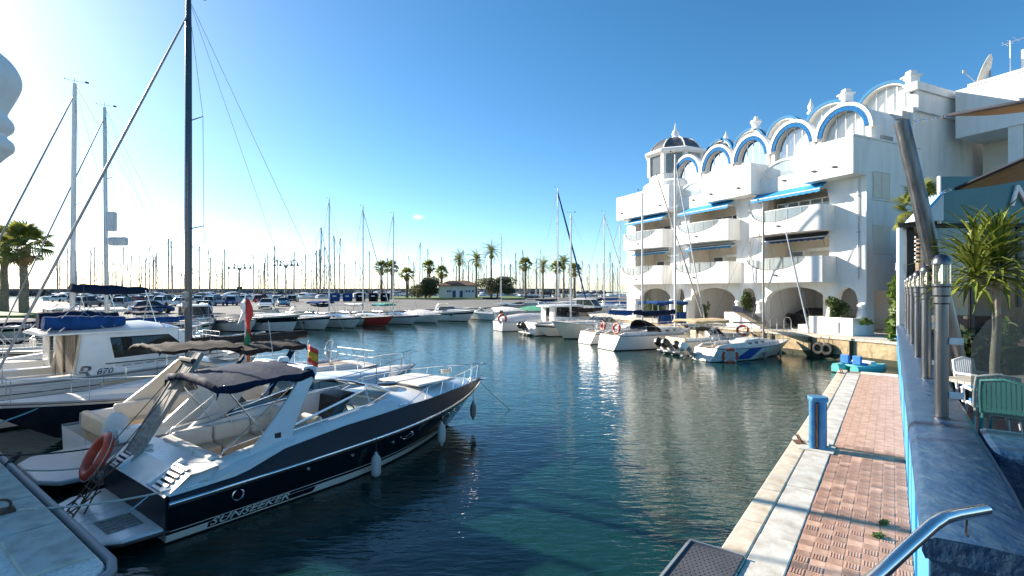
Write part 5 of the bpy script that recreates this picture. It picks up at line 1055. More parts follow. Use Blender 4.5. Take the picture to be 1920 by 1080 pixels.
# pedalo, tyres, quay clutter
o = thing('pedalo', 'small turquoise and blue pedalo moored at the end of the paved quay', 'pedal boat', at(1612,690,24.6)*1.0, MANG); o.location.z = 0
for sd in (-1,1): MB().loft([[Vector((x, sd*.45+y*k, z)) for y, z in ((-.26,.05),(-.28,.30),(-.18,.42),(.18,.42),(.28,.30),(.26,.05))] for x, k in ((-1.15,.7),(-.95,1),(.7,1),(1.15,.35))]).build('float', M['plast'], o, smooth=40)
MB().box(-.75,-.5,.30,.55,.5,.42).build('seat_tub', M['plast'], o, bevel=.04)
for y in (-.28,.28): MB().box(-.6,y-.2,.42,-.1,y+.2,.50).box(-.72,y-.2,.44,-.58,y+.2,.86).build('seat', M['cush'], o, bevel=.04)
MB().box(.1,-.45,.42,.5,.45,.55).build('pedal_box', M['plasw'], o, bevel=.03)
for i, (s, l) in enumerate(((.55,'black tyre fender hanging on the ochre quay wall nearest the corner'),(1.05,'second black tyre fender hanging on the ochre quay wall'))):
    o = thing('tyre_fender', l, 'tyre', BP(s,-.16,.55), BANG, 'tyres on the quay wall'); MB().tube([(.27*math.cos(a), 0, .27*math.sin(a)) for a in [2*math.pi*k/20 for k in range(20)]], .12, 8, closed=True).build('tyre', M['rubber'], o, smooth=60); cable(o, (0,0,.3), (.05,.1,.72), .012, 'roped', 'rope')
for s in (4.4, 3.4):
    o = tag(MB().tube([(-.25,0,0),(-.25,0,.75),(-.15,0,.95),(.15,0,.95),(.25,0,.75),(.25,0,0)], .025, 6).build('ladder_hoop', M['steel'], smooth=60), 'steel ladder hoop on the quay edge %s the small sailboat mast' % ('left of' if s > 4 else 'right of'), 'ladder', 'ladder hoops'); o.location = BP(s,.25,1.27); o.rotation_euler.z = BANG
# ------------------------------------------------------------------ far row on the opposite side of the basin
VANG = math.atan2(V.y, V.x); GF = 'boats moored along the far side of the basin'
def far(u, vb, L): return UV(u, vb-L, 0)
motor_boat('far_pilothouse', 'white boat with tall windshield just right of the navy mast, far row', 'motorboat', far(21.5,-50,7), VANG, 7, 1.25, (.95,1.0,1.3), cabin='pilot', stripe=None, group=GF)
motor_boat('far_covered_boat', 'white boat with navy cockpit cover between the navy mast and the drooping flag', 'motorboat', far(23.8,-47,7), VANG, 7, 1.25, (.85,.9,1.2), cabin='cover', topm='navycan', stripe=None, group=GF)
motor_boat('motor_yacht', 'sleek white motor yacht with broad navy side stripe behind the drooping flag', 'motorboat', far(26,-43.6,10.2), VANG, 10.2, 1.7, (1.2,1.3,1.65), cabin='sport', stripe='navyhull', sl=(.62,.92), arch=True, group=GF)
motor_boat('cuddy_boat', 'white cuddy boat with raised hoop and thin dark stripe right of the motor yacht', 'motorboat', far(29.2,-43.4,7.6), VANG, 7.6, 1.3, (.95,1.1,1.4), cabin='sport', stripe='darkhull', sl=(.80,.93), arch=True, group=GF)
sail_boat('far_sailboat', 'white sailboat with navy sail cover and blue bimini left of the red boat', far(32.3,-42.8,9.2), VANG, 9.2, 1.4, (.95,.95,1.2), H_=12.6, mx=.40, mast='alu', mr=.085, cover='navycan', furl=None, group=GF, bim=(1.0,3.2,2.6,'bluecan'), wire=.012)
tR, HR = sail_boat('red_sailboat', 'white sailboat with bright red bow and red waterline in the far row', far(35.9,-42.2,8.8), VANG, 8.8, 1.35, (.92,.92,1.15), H_=12.2, mx=.42, mast='alu', mr=.085, cover='whitecan', furl='whitecan', stripe='redhull', boot='redanti', group=GF, wire=.012)
HR.band(.08, 1.0, 8, 3, off=.012, transom=False, t0=.62, t1=1).build('red_bow', M['redhull'], tR, smooth=40)
sail_boat('light_blue_sailboat', 'white sailboat with pale blue and green canvas right of the red sailboat', far(39.6,-42.2,8.0), VANG, 8.0, 1.3, (.9,.9,1.1), H_=11.8, mx=.45, mast='alu', mr=.08, cover='greencan', furl=None, group=GF, bim=(.8,3.0,2.2,'teal'), wire=.012)
motor_boat('low_workboat', 'low pale open boat beside the pale blue canvas sailboat', 'motorboat', far(43.2,-42.2,6.2), VANG, 6.2, 1.15, (.8,.85,1.0), cabin='cover', topm='whitecan', stripe=None, group=GF)
motor_boat('day_cruiser', 'white day cruiser with dark windscreen and navy stripe in front of the white hut', 'motorboat', far(47.6,-41,7.6), VANG, 7.6, 1.35, (1.0,1.1,1.4), cabin='sport', stripe='navyhull', sl=(.70,.86), arch=True, scr='tint', group=GF)
motor_boat('outboard_launch', 'small white launch with black outboard right of the day cruiser', 'motorboat', far(52.2,-40.5,6.4), VANG+math.pi, 6.4, 1.15, (.8,.9,1.1), cabin='sport', ob=1, stripe=None, group=GF)
bpy.data.objects['outboard_launch'].location = UV(52.2,-40.8,0)
motor_boat('grey_covered_boat', 'boat under a pale grey cover left of the hardtop cruiser', 'motorboat', far(56.0,-39.0,7), VANG, 7, 1.3, (.85,.9,1.15), cabin='cover', topm='whitecan', stripe=None, group=GF)
for u, vb, L, cab, tm, st, l in ((5.2,-50.5,7.5,'sport','navycan',None,'white sports boat below the left palms, leftmost of the far row'),(8.6,-50.8,8.0,'cover','bluecan','navyhull','blue covered boat in the far row under the leftmost tall mast'),(12.0,-51,7.6,'pilot','navycan',None,'white pilothouse boat in the far row between the two left masts'),(15.4,-50.6,7.4,'cover','tancan',None,'tan covered boat in the far row right of the second left mast'),(18.4,-50.2,7.8,'sport','navycan','darkhull','white boat with dark stripe in the far row just left of the navy mast')):
    motor_boat('far_row_boat', l, 'motorboat', far(u,vb,L), VANG, L, 1.3, (.95,1.0,1.3), cabin=cab, topm=tm, stripe=st, group=GF, top=(.8,2.8,2.3) if cab == 'sport' else None)
GB = 'boats in the basin behind the right row'
sp = [(975,74,'cover','greencan','green covered boat above the farthest launch'),(1012,86,'cover','navycan','navy covered boat left of the tall centre mast'),(1068,82,'pilot',None,'white pilothouse boat behind the hardtop cruiser'),(1095,92,'sport',None,'white sports boat behind the blue furled jib'),(1150,76,'sport',None,'dark stripe motorboat left of the white building'),(1128,95,'cover','bluecan','blue covered boat behind the dark stripe motorboat'),(1165,98,'cover','whitecan','white covered boat beside the corner of the white building'),(1035,98,'cover','whitecan','pale covered boat far behind the tall centre mast')]
for i, (px, Y, cab, tm, l) in enumerate(sp):
    p = at(px, 542, Y); motor_boat('basin_boat', l, 'motorboat', (p.x,p.y,0), R(20 if i % 2 else -35), 7.5, 1.4, (.95,1.0,1.3), cabin=cab, topm=tm or 'navycan', stripe='navyhull' if i == 4 else None, group=GB, rail=False, hullm='darkhull' if i == 4 else 'gel')
for i, (px, Y, top, fj, cv, l) in enumerate(((1046,80,352,'bluecan','navycan','sailboat with tall centre mast and bright blue furled jib'),(1133,84,397,'whitecan','navycan','sailboat with pale mast left of the white building'),(1162,90,412,None,'bluecan','sailboat whose mast stands nearest the white building corner'),(940,96,440,None,'navycan','sailboat with thin mast behind the tallest palm'),(1013,110,466,None,'navycan','sailboat with short mast left of the tall centre mast'))):
    p = at(px, 542, Y); h = (542-top)/960*Y+4-1.1
    sail_boat('basin_sailboat', l, (p.x-.8*5.2, p.y, 0), R(-2), 9.0, 1.45, (.95,.95,1.15), H_=h, mx=.46, mast='alu' if i != 1 else 'wmast', mr=.10, cover=cv, furl=fj, group=GB, rail=False, wire=.014, jibr=.14 if i == 0 else .08, boom=3.4)
# ------------------------------------------------------------------ distant forest of masts
def dist_boat(h, hullm, cov, seed):
    t = thing('distant_sailboat', '', 'sailboat'); H = Hull(10, 1.55, (1.0,1.0,1.25), rake=1.3, wl=.8, p=1.9, stern=.75)
    H.band(-.3, 1, 8, 2).build('hull', M[hullm], t, smooth=45); H.deck(0, 1, nt=6).build('deck', M['gel'], t)
    coach(3.6, 8.2, .95, .25, 1.0, 1.1, .5, n=4, front=.6, back=.05).build('coachroof', M['gel'], t, smooth=50)
    MB().tube([(5.6,0,1),(5.6,0,1+h)], [.20,.16], 6).build('mast', M['dmast'], t)
    b = MB()
    for f in (.45,.72): b.tube([(5.6,-1.0,1+h*f),(5.6,1.0,1+h*f)], .035, 4)
    b.build('spreader', M['dmast'], t); MB().tube([(9.8,0,1.3),(5.7,0,1+h*.96)], .07, 4).build('forestay', M['dmast'], t); MB().tube([(0,0,1.1),(5.5,0,1+h)], .05, 4).build('backstay', M['dmast'], t)
    MB().tube([(1.6,0,2.3),(3.5,0,2.35),(5.5,0,2.3)], [.14,.2,.22], 6).build('sail_cover', M[cov], t); return t
prot = [dist_boat(h, hm, cv, i) for i, (h, hm, cv) in enumerate(((15,'gel','navycan'),(17.5,'gel','bluecan'),(20,'darkhull','whitecan'),(13,'gel3','navycan'),(16.2,'gel','tancan')))]
for p_ in prot: KIDS[p_] = list(p_.children)
r_ = random.Random(21); used = set(); GD = 'distant sailboats moored beyond the car park'
spots = [(lerp(96, 950, (i+r_.random())/120), 0, i % 5) for i in range(120)]+[(r_.uniform(955,1185), r_.uniform(228,300), r_.randrange(5)) for i in range(36)]
for px, Y, k in spots:
    if not Y: Y = r_.uniform(160,265) if px < 700 else r_.uniform(205,280)
    p = at(px, 542, Y); loc = (p.x-3, p.y, 0); o = prot[k]
    l = 'distant sailboat with %s beyond the car park' % ('navy sail cover and white hull','blue sail cover and white hull','pale sail cover and dark hull','navy sail cover and grey hull','tan sail cover and white hull')[k]
    if k not in used: used.add(k); o.location = loc; o.rotation_euler.z = r_.uniform(-.5,.5); o['label'] = l; o['group'] = GD
    else:
        c_ = dup(o, loc, r_.choice((0,math.pi))+r_.uniform(-.6,.6), l, GD, r_.uniform(.72,1.15)); c_.rotation_euler.x = r_.gauss(0,.018); c_.rotation_euler.y = r_.gauss(0,.012)
# ------------------------------------------------------------------ cars
def car(paint, kind=0):
    t = thing('parked_car', '', 'car'); hw = .86; z = .30
    body = [(-2.1,.28),(-2.15,.62),(-2.05,.92),(-1.2,.98),(.75,.96),(1.75,.84),(2.12,.66),(2.15,.34),(2.0,.22),(-1.95,.22)]
    roof = [(-1.95,.95),(-1.55,1.42),(-.9,1.50),(.15,1.48),(1.0,.94)] if kind == 0 else [(-2.05,.95),(-1.9,1.58),(-1.2,1.68),(.2,1.66),(1.0,.98)]
    if kind == 2: roof = [(-1.55,.95),(-.95,1.36),(-.3,1.42),(.25,1.40),(1.05,.94)]
    rows = []
    for y, k in ((-hw,.90),(-hw*.93,1.0),(0,1.02),(hw*.93,1.0),(hw,.90)): rows.append([Vector((x*(.97+.03*k), y, .22+(zz-.22)*k)) for x, zz in body])
    MB().loft(rows).build('body', paint, t, smooth=35)
    zt = max(q[1] for q in roof)
    MB().loft([[Vector((x, y*(1-.22*((zz-.94)/(zt-.94))), zz-.015)) for x, zz in roof] for y in (-hw*.93,0,hw*.93)]).build('windows', M['carglass'], t)
    top = [(x, zz) for x, zz in roof[1:4]]; mid = sum(x for x, _ in top)/3
    MB().loft([[Vector((x, y, zz+dz)) for x, zz in top for dz in (0,)]+[Vector((x, y, zz-.05)) for x, zz in reversed(top)] for y in (-hw*.72,-hw*.3,hw*.3,hw*.72)]).build('roof', paint, t, smooth=40)
    zz = 0
    for sd in (-1,1):
        for q in (((roof[0][0], sd*hw*.92, .95), (roof[1][0], sd*hw*.74, roof[1][1]), .10, .05), ((roof[4][0], sd*hw*.92, .95), (roof[3][0], sd*hw*.74, roof[3][1]), .07, .05), ((mid, sd*hw*.94, .95), (mid-.05, sd*hw*.75, zt-.04), .07, .03)): MB().beam(*q).build('pillar', paint, t)
    for x in (-1.32,1.38):
        for sd in (-1,1):
            w_ = MB().lathe([(.20,-.10),(.31,-.10),(.33,-.05),(.33,.05),(.31,.10),(.20,.10)], 14, (x, sd*(hw-.08), .33), 'y').build('wheel', M['tyre'], t, smooth=40); MB().lathe([(0,-.07),(.20,-.09),(.20,.09),(0,.07)], 10, (x, sd*(hw-.08), .33), 'y').build('rim', M['rim'], w_)
    for sd in (-1,1):
        MB().box(2.0,sd*.62-.17,.60,2.13,sd*.62+.17,.74).build('headlight', M['lampw'], t, bevel=.03); MB().box(-2.13,sd*.70-.10,.66,-2.06,sd*.70+.10,.90).build('tail_light', M['lampr'], t, bevel=.02); MB().box(.62,sd*(hw+.09)-.08,.93,.78,sd*(hw+.09)+.08,1.05).build('mirror', paint, t, bevel=.02)
    MB().box(-2.17,-.25,.52,-2.14,.25,.63).build('number_plate', M['white'], t); MB().box(2.1,-.5,.30,2.17,.5,.48).build('grille', M['black'], t)
    return t
cols = dict(silver=(.45,.46,.47), white=(.72,.72,.71), blue=(.03,.08,.22), teal=(.06,.16,.24), black=(.012,.012,.014), red=(.35,.03,.03), grey=(.15,.155,.16))
GC = 'cars parked in the far car park'
cl = [(283,588,'blue',0,60,'blue hatchback, nearest car left of the navy mast'),(236,578,'silver',1,100,'silver estate car left of the blue hatchback'),(382,588,'teal',0,-60,'teal blue hatchback facing the camera just right of the navy mast'),(402,573,'silver',1,95,'silver van-like car seen from behind right of the navy mast'),(440,572,'blue',1,100,'dark blue tall car left of the drooping flag'),(350,574,'white',0,80,'white hatchback just left of the navy mast'),(500,579,'white',0,-70,'white hatchback with dark windscreen right of the drooping flag'),(530,574,'teal',2,-60,'teal saloon at the right end of the car park'),(312,573,'white',1,90,'white tall car behind the blue hatchback'),(205,572,'white',0,70,'white hatchback behind the second tall mast'),(165,575,'grey',1,90,'grey tall car between the two left masts')]
made = {}
def put_car(loc, rz, c, k, l, g=GC):
    if (c, k) not in made: o = car(carpaint(c, cols[c]), k); KIDS[o] = list(o.children); made[(c, k)] = o; o.location = loc; o.rotation_euler.z = rz; o['label'] = l; o['group'] = g
    else: dup(made[(c, k)], loc, rz, l, g)
for px, py, c, k, rz, l in cl: put_car(gnd(px, py, 1.2), R(rz), c, k, l)
cc = ['white','silver','blue','grey','white','red','silver','black']
n_ = 0
for i in range(16):
    px = 115+i*29; c = cc[i % 8]
    put_car(gnd(px, 565.5+(i*7 % 4)*.6, 1.2), R(90+(i*37 % 20)), c, i % 3, '%s car in the back row of the car park, %s from the left' % (c, ['first','second','third','fourth','fifth','sixth','seventh','eighth','ninth','tenth','eleventh','twelfth','thirteenth','fourteenth','fifteenth','sixteenth'][i]))
put_car(BP(5.3,6.4,1.27), BANG+R(8), 'black', 2, 'black saloon parked inside the large right garage arch', 'cars in the arcade')
put_car(BP(-1.2,6.9,1.27), BANG-R(80), 'white', 0, 'white hatchback parked in the dark side garage mouth', 'cars in the arcade')
for i, (px, m, l) in enumerate(((628,'bluecan','first blue recycling bin left of the palms'),(652,'bluecan','second blue recycling bin left of the palms'),(676,'blackcan','first dark recycling bin right of the blue bins'),(700,'blackcan','second dark recycling bin right of the blue bins'),(722,'blackcan','third dark recycling bin by the palm trunks'))):
    p = at(px, 542, 112); o = thing('recycling_bin', l, 'bin', (p.x,p.y,1.2), .2, 'recycling bins')
    MB().loft([[Vector((x*k, y*k, z)) for x, y in ((-1,-.9),(1,-.9),(1,.9),(-1,.9))] for z, k in ((.1,.9),(1.4,1.0),(1.75,.95),(1.95,.6))]).build('bin_body', M[m], o, bevel=.06); MB().box(-.4,-.93,1.15,.4,-.9,1.4).build('slot', M['white'], o)

# white launches afloat just beyond the car park
ml = thing('distant_launch', 'small white launch among the masts beyond the car park', 'motorboat', (0,0,0), 0, 'launches beyond the car park'); Hm = Hull(8, 1.4, (1.2,1.25,1.5), rake=1.1)
Hm.band(-.2, 1, 8, 2).build('hull', M['gel'], ml, smooth=45); Hm.deck(0, 1, nt=6).build('deck', M['gel'], ml); coach(1.6, 6.6, 1.1, .4, 1.2, 1.3, 1.1, n=5, front=.5, back=.1).build('cabin', M['gel3'], ml, smooth=50); MB().box(2.2,-1.12,1.75,4.3,1.12,2.05).build('window_band', M['tint'], ml)
KIDS[ml] = list(ml.children)
for i in range(46):
    px = 90+i*18.5+r_.uniform(-7,7); Y = r_.uniform(150,172) if px < 660 else r_.uniform(196,215); p = at(px, 542, Y)
    if i == 0: ml.location = (p.x,p.y,.3)
    else: dup(ml, (p.x,p.y,.3), r_.uniform(0,6.28), 'small white launch among the masts beyond the car park', None, r_.uniform(.8,1.3))
# ------------------------------------------------------------------ palms, trees, hut, lamps
def fan_leaf(n=17, L=.75, pet=.75, droop=.25):
    b = MB(); b.tube([(0,0,0),(pet*.5,0,.03),(pet,0,0)], [.03,.022,.016], 5)
    for i in range(n):
        a = R(-82+164*i/(n-1)); l = L*(1-.25*abs(a)/1.5); d = Vector((math.cos(a), math.sin(a), 0)); s = Vector((-d.y, d.x, 0))
        p0 = Vector((pet,0,0)); p1 = p0+d*l*.55+Vector((0,0,.05)); p2 = p0+d*l+Vector((0,0,-droop*l))
        b.add([p0, p1-s*.05, p2, p1+s*.05+Vector((0,0,.02))], [(0,1,2,3)])
    return b
def pinnate(L=2.4, n=20, droop=.9, w_=.55):
    b = MB(); sp = [Vector((L*t*(1-.16*t), 0, .35*L*t-droop*L*t*t*.85)) for t in [i/n for i in range(n+1)]]; b.tube(sp, [.03*(1-i/n)+.006 for i in range(n+1)], 4)
    for i in range(2, n+1):
        for sd in (-1,1):
            l = w_*math.sin(math.pi*min(1,.18+.85*i/n))**.7+.08; d = Vector((.55, sd*.8, -.25)).normalized(); t_ = (sp[i]-sp[i-1]).normalized()*.035
            p = sp[i]; b.add([p-t_, p+t_, p+d*l], [(0,1,2)])
    return b
FAN = [fan_leaf().mesh('frond', M['frond'], recalc=False), fan_leaf(15,.85,.6,.45).mesh('frond', M['frond'], recalc=False)]; FEA = [pinnate().mesh('frond', M['frond'], recalc=False), pinnate(2.1,18,1.1).mesh('frond', M['frond'], recalc=False)]
DEAD = fan_leaf(11,.6,.5,.9).mesh('dead_frond', M['skirt'], recalc=False)
def palm(nm, lab, p, h, kind='fan', r=.28, sc=1.6, nf=30, seed=0, group='palms beyond the basin', bulge=1.0, lean=0.0):
    t = thing(nm, lab, 'palm tree', p, 0, group); r_ = random.Random(seed); n = 12
    pts = [Vector((lean*(i/n)**1.5+.03*math.sin(i*1.3+seed), .03*math.cos(i*1.1+seed), h*i/n)) for i in range(n+1)]
    rad = [r*(1.25-.45*i/n if i < n-2 else bulge*(.95+.25*(i-n+2)))*(1+.06*(i % 2)) for i in range(n+1)]
    rings = MB(); rings.tube(pts, rad, 10); m_ = MB()
    for k in range(int(h*7)):                                           # old leaf bases
        f = k/(h*7); a = k*2.4; q = Vector((pts[-1].x*f**1.5, 0, h*f)); rr = r*(1.2-.4*f)*(1.35 if f > .88 else 1); d = Vector((math.cos(a), math.sin(a), 0))
        rings.add([q+d*rr*.8-Vector((0,0,.10)), q+d*rr*1.22+Vector((-d.y*.06,d.x*.06,.10)), q+d*rr*1.22+Vector((d.y*.06,-d.x*.06,.10)), q+d*rr*.75+Vector((0,0,.16))], [(0,1,2),(1,3,2),(0,3,1),(0,2,3)])
    rings.build('trunk', M['trunk'], t)
    top = pts[-1]; lib = FAN if kind == 'fan' else FEA
    for i in range(nf):
        el = R(lerp(80,-35,(i/nf)**1.15)+r_.uniform(-8,8)); az = i*2.399+r_.uniform(-.25,.25)
        m4 = Matrix.Translation(top+Vector((0,0,.1-.4*i/nf))) @ Matrix.Rotation(az,4,'Z') @ Matrix.Rotation(-el,4,'Y') @ Matrix.Rotation(r_.uniform(-.4,.4),4,'X') @ Matrix.Scale(sc*r_.uniform(.85,1.12),4)
        inst('frond', lib[i % 2], t, m4=m4)
    for i in range(8):
        az = i*.8+r_.uniform(-.3,.3); m4 = Matrix.Translation(top+Vector((0,0,-.35-.3*r_.random()))) @ Matrix.Rotation(az,4,'Z') @ Matrix.Rotation(R(62+r_.uniform(-12,14)),4,'Y') @ Matrix.Scale(sc*.85,4); inst('dead_frond', DEAD, t, m4=m4)
    return t
palm('fan_palm', 'large shaggy fan palm at the left edge, nearer of the two', gnd(45,589,1.3), 7.4, 'fan', .36, 2.1, 34, 1, 'palms at the left edge', 1.2)
palm('fan_palm', 'shaggy fan palm cut by the left edge with orange dead fronds', gnd(8,586,1.3), 7.6, 'fan', .34, 2.0, 32, 2, 'palms at the left edge', 1.15)
pal = [(715,492,'fan','first small palm from the left of the far row'),(735,492,'fan','second small palm in the far row, twin of the first'),(763,504,'fan','short pale palm left of the olive tree'),(805,491,'fan','palm rising out of the left olive tree'),(828,501,'fan','palm in front of the white hut left end'),(861,477,'date','slim feathery palm behind the white hut'),(893,476,'date','feathery palm right of the white hut'),(921,461,'date','tallest feathery palm in the far row'),(985,486,'fan','thick palm right of the right olive tree'),(1018,489,'date','feathery palm second right of the olive tree'),(1044,492,'fan','palm just behind the tall centre mast'),(1057,483,'date','slim feathery palm right of the tall centre mast'),(1077,497,'fan','rightmost thick palm of the far row')]
for i, (px, tp, k, l) in enumerate(pal):
    Y = 142+((i*37) % 17); p = at(px, 542, Y); h = 4+(542-tp)/960*Y-1.2-1.6
    palm('date_palm' if k == 'date' else 'fan_palm', l, (p.x,p.y,1.2), h, k, .33 if k == 'fan' else .27, 1.75 if k == 'fan' else 1.75, 30 if k == 'fan' else 26, i+5)
def tree(lab, p, r, seed):
    t = thing('olive_tree', lab, 'tree', p, 0, 'olive trees by the hut'); r_ = random.Random(seed); b = MB().tube([(0,0,0),(.1,0,1.2),(0,.1,2.2)], [.35,.28,.22], 8)
    for i in range(7): a = i*.9; b.tube([(0,0,1.8+.1*i),(r[0]*.35*math.cos(a),r[1]*.35*math.sin(a),3.0+.2*i),(r[0]*.7*math.cos(a),r[1]*.7*math.sin(a),3.8+.3*(i % 3))], [.15,.09,.03], 6)
    b.build('trunk', M['bark'], t, smooth=50); leafball(t, (0,0,3.7), (r[0]*1.15,r[1]*1.15,r[2]*1.25), 5200, 'oleaf', seed, .30, 'crown'); return t
tree('round grey-green olive tree left of the white hut', (*at(798,542,146)[:2],1.3), (4.3,3.5,2.6), 41); tree('wide grey-green olive tree right of the white hut', (*at(932,542,140)[:2],1.3), (5.2,3.6,2.4), 42)
h = thing('white_hut', 'small white hut with brown tiled roof and blue doors between the palms', 'hut', (*at(858,542,152)[:2],1.25), 0)
MB().box(-5.6,0,0,5.6,6,3.7).build('wall', M['plaster'], h); MB().loft([[Vector((x,y,z)) for x, y in ((-a,-b_),(a,-b_),(a,6+b_),(-a,6+b_))] for a, b_, z in ((6.2,.6,3.65),(6.2,.6,3.85),(2.8,-2.5,5.3))]).build('roof', M['rooftile'], h)
for x in (-1.5,.6): MB().box(x,-.04,.0,x+.95,-.001,2.3).build('door', M['bdoor'], h)
for x in (-3.2,-2.5,2.4,3.2,4.3): MB().box(x,-.04,1.8,x+.5,-.001,2.4).build('window', M['bdoor'], h)
def lamp(lab, px, top, Y):
    p = at(px, 542, Y); t = thing('lamp_post', lab, 'street lamp', (p.x,p.y,1.2), 0, 'lamp posts in the car park'); H_ = 4+(542-top)/960*Y-1.2
    MB().tube([(0,0,0),(0,0,1),(0,0,H_-.9)], [.2,.15,.12], 8).build('post', M['grey'], t); b = MB()
    for sx in (-2.2,-1.1,1.1,2.2): b.tube([(0,0,H_-1.6),(sx*.45,0,H_-.2),(sx*.85,0,H_),(sx,0,H_-.55)], .085, 5); MB().lathe([(.06,-.0),(.16,-.18),(.34,-.55),(.38,-.62),(0,-.62)], 10, (sx,0,H_-.5)).build('lamp_shade', M['grey'], t)
    b.build('lamp_arm', M['grey'], t)
    return t
l1 = lamp('grey four-bell lamp post right of the navy mast', 449, 494, 105); lamp('grey four-bell lamp post between the flag and the far sailboats', 536, 488, 98); MB().box(-.5,-.06,2.6,.5,.0,3.3).build('sign_board', M['dark'], l1)
# ------------------------------------------------------------------ the blue wall, terrace and things on the near quay
bw = thing('blue_wall', 'long thick blue painted parapet wall with worn dark cap along the paved quay', 'wall', (0,0,0))
ZT = 2.3
uvbox(MB(), 4.62, 37, .20, .82, .8, ZT-.10).build('wall_body', M['bface'], bw, bevel=.02)
b = MB(); n = 64; r_ = random.Random(5); rows = []
for i in range(n+1):
    u = lerp(4.56, 37, (i/n)**1.3); dz = .008*math.sin(u*2.1)+.006*math.sin(u*5.3)
    rows.append([UV(u, v, z+dz) for v, z in ((.185,ZT-.16),(.165,ZT-.11),(.18,ZT-.04),(.24,ZT),(.50,ZT+.012),(.78,ZT),(.84,ZT-.04),(.855,ZT-.11),(.835,ZT-.16))])
b.loft(rows); b.build('wall_cap', M['bcap'], bw, smooth=50)
uvbox(MB(), 4.57, 4.615, .205, .815, .8, ZT-.17).build('wall_end_shade', M['bcap'], bw, bevel=.01); uvbox(MB(), 4.63, 7.42, .822, .832, .93, ZT-.17).build('inner_face_shade', M['bcap'], bw)  # dark sheets over the lighter wall: shade of these faces given as colour
uvbox(MB(), 7.43, 8.62, .86, 6.0, .8, ZT-.02).build('side_wall', M['bcap'], bw, bevel=.06)
for u in (9.6, 12.9, 17, 22, 28): uvbox(MB(), u, u+.05, .186, .20, .92, ZT-.17).build('pilaster_strip', M['bface'], bw)
uvbox(MB(), 6.4, 6.46, .182, .20, .92, ZT-.17).build('pilaster_strip', M['bface'], bw)
tf = struct(uvbox(MB(), 8.62, 34, .82, 26, .5, 1.85).build('terrace_floor', M['floor']))
struct(uvbox(MB(), 3.0, 7.43, .82, 6, .3, .92).build('stair_floor', M['dark']))  # stairwell floor, its shade put into the dark colour
# lantern posts on the wall
def post(u, lab, r=.075, lan=True, h=2.12):
    t = thing('lantern_post', lab, 'lamp post', UV(u,.52,ZT), UANG, 'lantern posts on the blue wall')
    MB().lathe([(r*1.25,0),(r*1.25,.03),(r,.04),(r,h-.62),(r*1.15,h-.60),(r*1.15,h-.52),(r*1.28,h-.50),(r*1.28,h-.40),(r*1.4,h-.38),(r*1.4,h-.35),(0,h-.35)], 20).build('post', M['brushed'], t, smooth=19)
    MB().lathe([(r*1.25,h-.35),(r*1.25,h-.10)], 20).build('lamp_glass', M['clear'], t, smooth=60)
    bb = MB()
    for k in range(6): a = k*math.pi/3; bb.tube([(r*1.30*math.cos(a), r*1.30*math.sin(a), h-.35), (r*1.30*math.cos(a), r*1.30*math.sin(a), h-.10)], .006, 4)
    bb.build('lamp_cage', M['steel'], t); MB().lathe([(0,h-.33),(.03,h-.32),(.035,h-.22),(.02,h-.15),(0,h-.14)], 10).build('bulb', M['rollb'], t, smooth=50)
    MB().lathe([(r*1.42,h-.10),(r*1.45,h-.08),(r*1.25,h-.03),(r*.8,h+.02),(0,h+.045)], 20).build('lamp_cap', M['brushed'], t, smooth=50)
    for z in (.28, .98): MB().box(-.02,-.22,z,.02,-.07,z+.09).build('glass_clamp', M['white'], t, bevel=.01)
    return t
for i, (u, l) in enumerate(((8.72,'nearest stainless lantern post on the blue wall'),(12.4,'second nearest stainless lantern post on the blue wall'),(16.3,'third stainless lantern post on the blue wall'),(20.3,'fourth stainless lantern post on the blue wall'),(24.4,'fifth stainless lantern post on the blue wall'),(28.6,'farthest stainless lantern post on the blue wall'))): post(u, l)
for i, (u0, u1) in enumerate(((12.6,16.1),(16.5,20.1),(20.5,24.2))):
    o = tag(uvbox(MB(), u0, u1, .55, .562, ZT+.12, ZT+1.35).build('glass_screen', M['smoke']), 'clear glass windscreen between the %s lantern posts on the blue wall' % ['second and third','third and fourth','fourth and fifth'][i], 'glass screen', 'glass screens on the wall')
g = MB(); c = [(8.62,.74),(8.40,3.6)]
def gs(a, z): p = UV(*c[0]).lerp(UV(*c[1]), a); return Vector((p.x,p.y,z))
pts = [gs(0.02,ZT+.10), gs(1,ZT+.10), gs(1,ZT+1.55), gs(.30,ZT+1.55), gs(.16,ZT+1.48), gs(.07,ZT+1.30), gs(.02,ZT+1.02)]
tag(g.quad(*pts).build('glass_screen', M['smoke'], recalc=False, solid=.012), 'clear glass windscreen with rounded corner right of the nearest lantern post', 'glass screen', 'glass screens on the wall')
dp = thing('dark_post', 'tall dark square post at the far end of the blue wall', 'post', UV(31.5,.72,1.3), UANG)
MB().box(-.13,-.13,0,.13,.13,5.9).build('shaft', M['black'], dp); MB().box(-.16,.16,0,.16,.34,5.7).build('side_panel', M['alu'], dp); MB().lathe([(0,0),(.16,.02),(.14,.3),(.18,.34),(0,.5)], 10, (-.1,.45,3.6)).build('lantern', M['grey'], dp)
# handrail by the wall end
hr = thing('handrail', 'bent stainless handrail rising over the near end of the blue wall', 'handrail', (0,0,0))
MB().tube([at(1588,1130,2.35), at(1650,1075,2.72), at(1700,1028,2.9), at(1748,985,3.02), at(1768,972,3.08), at(1790,966,3.14), at(1848,956,3.32)], .036, 12).build('rail', M['steel'], hr, smooth=60)
q = at(1812,972,3.21); MB().tube([q+Vector((0,0,.02)), q+Vector((0,0,-.10)), q+Vector((.10,.10,-.16))], .009, 6).build('bracket', M['steel'], hr, smooth=60)
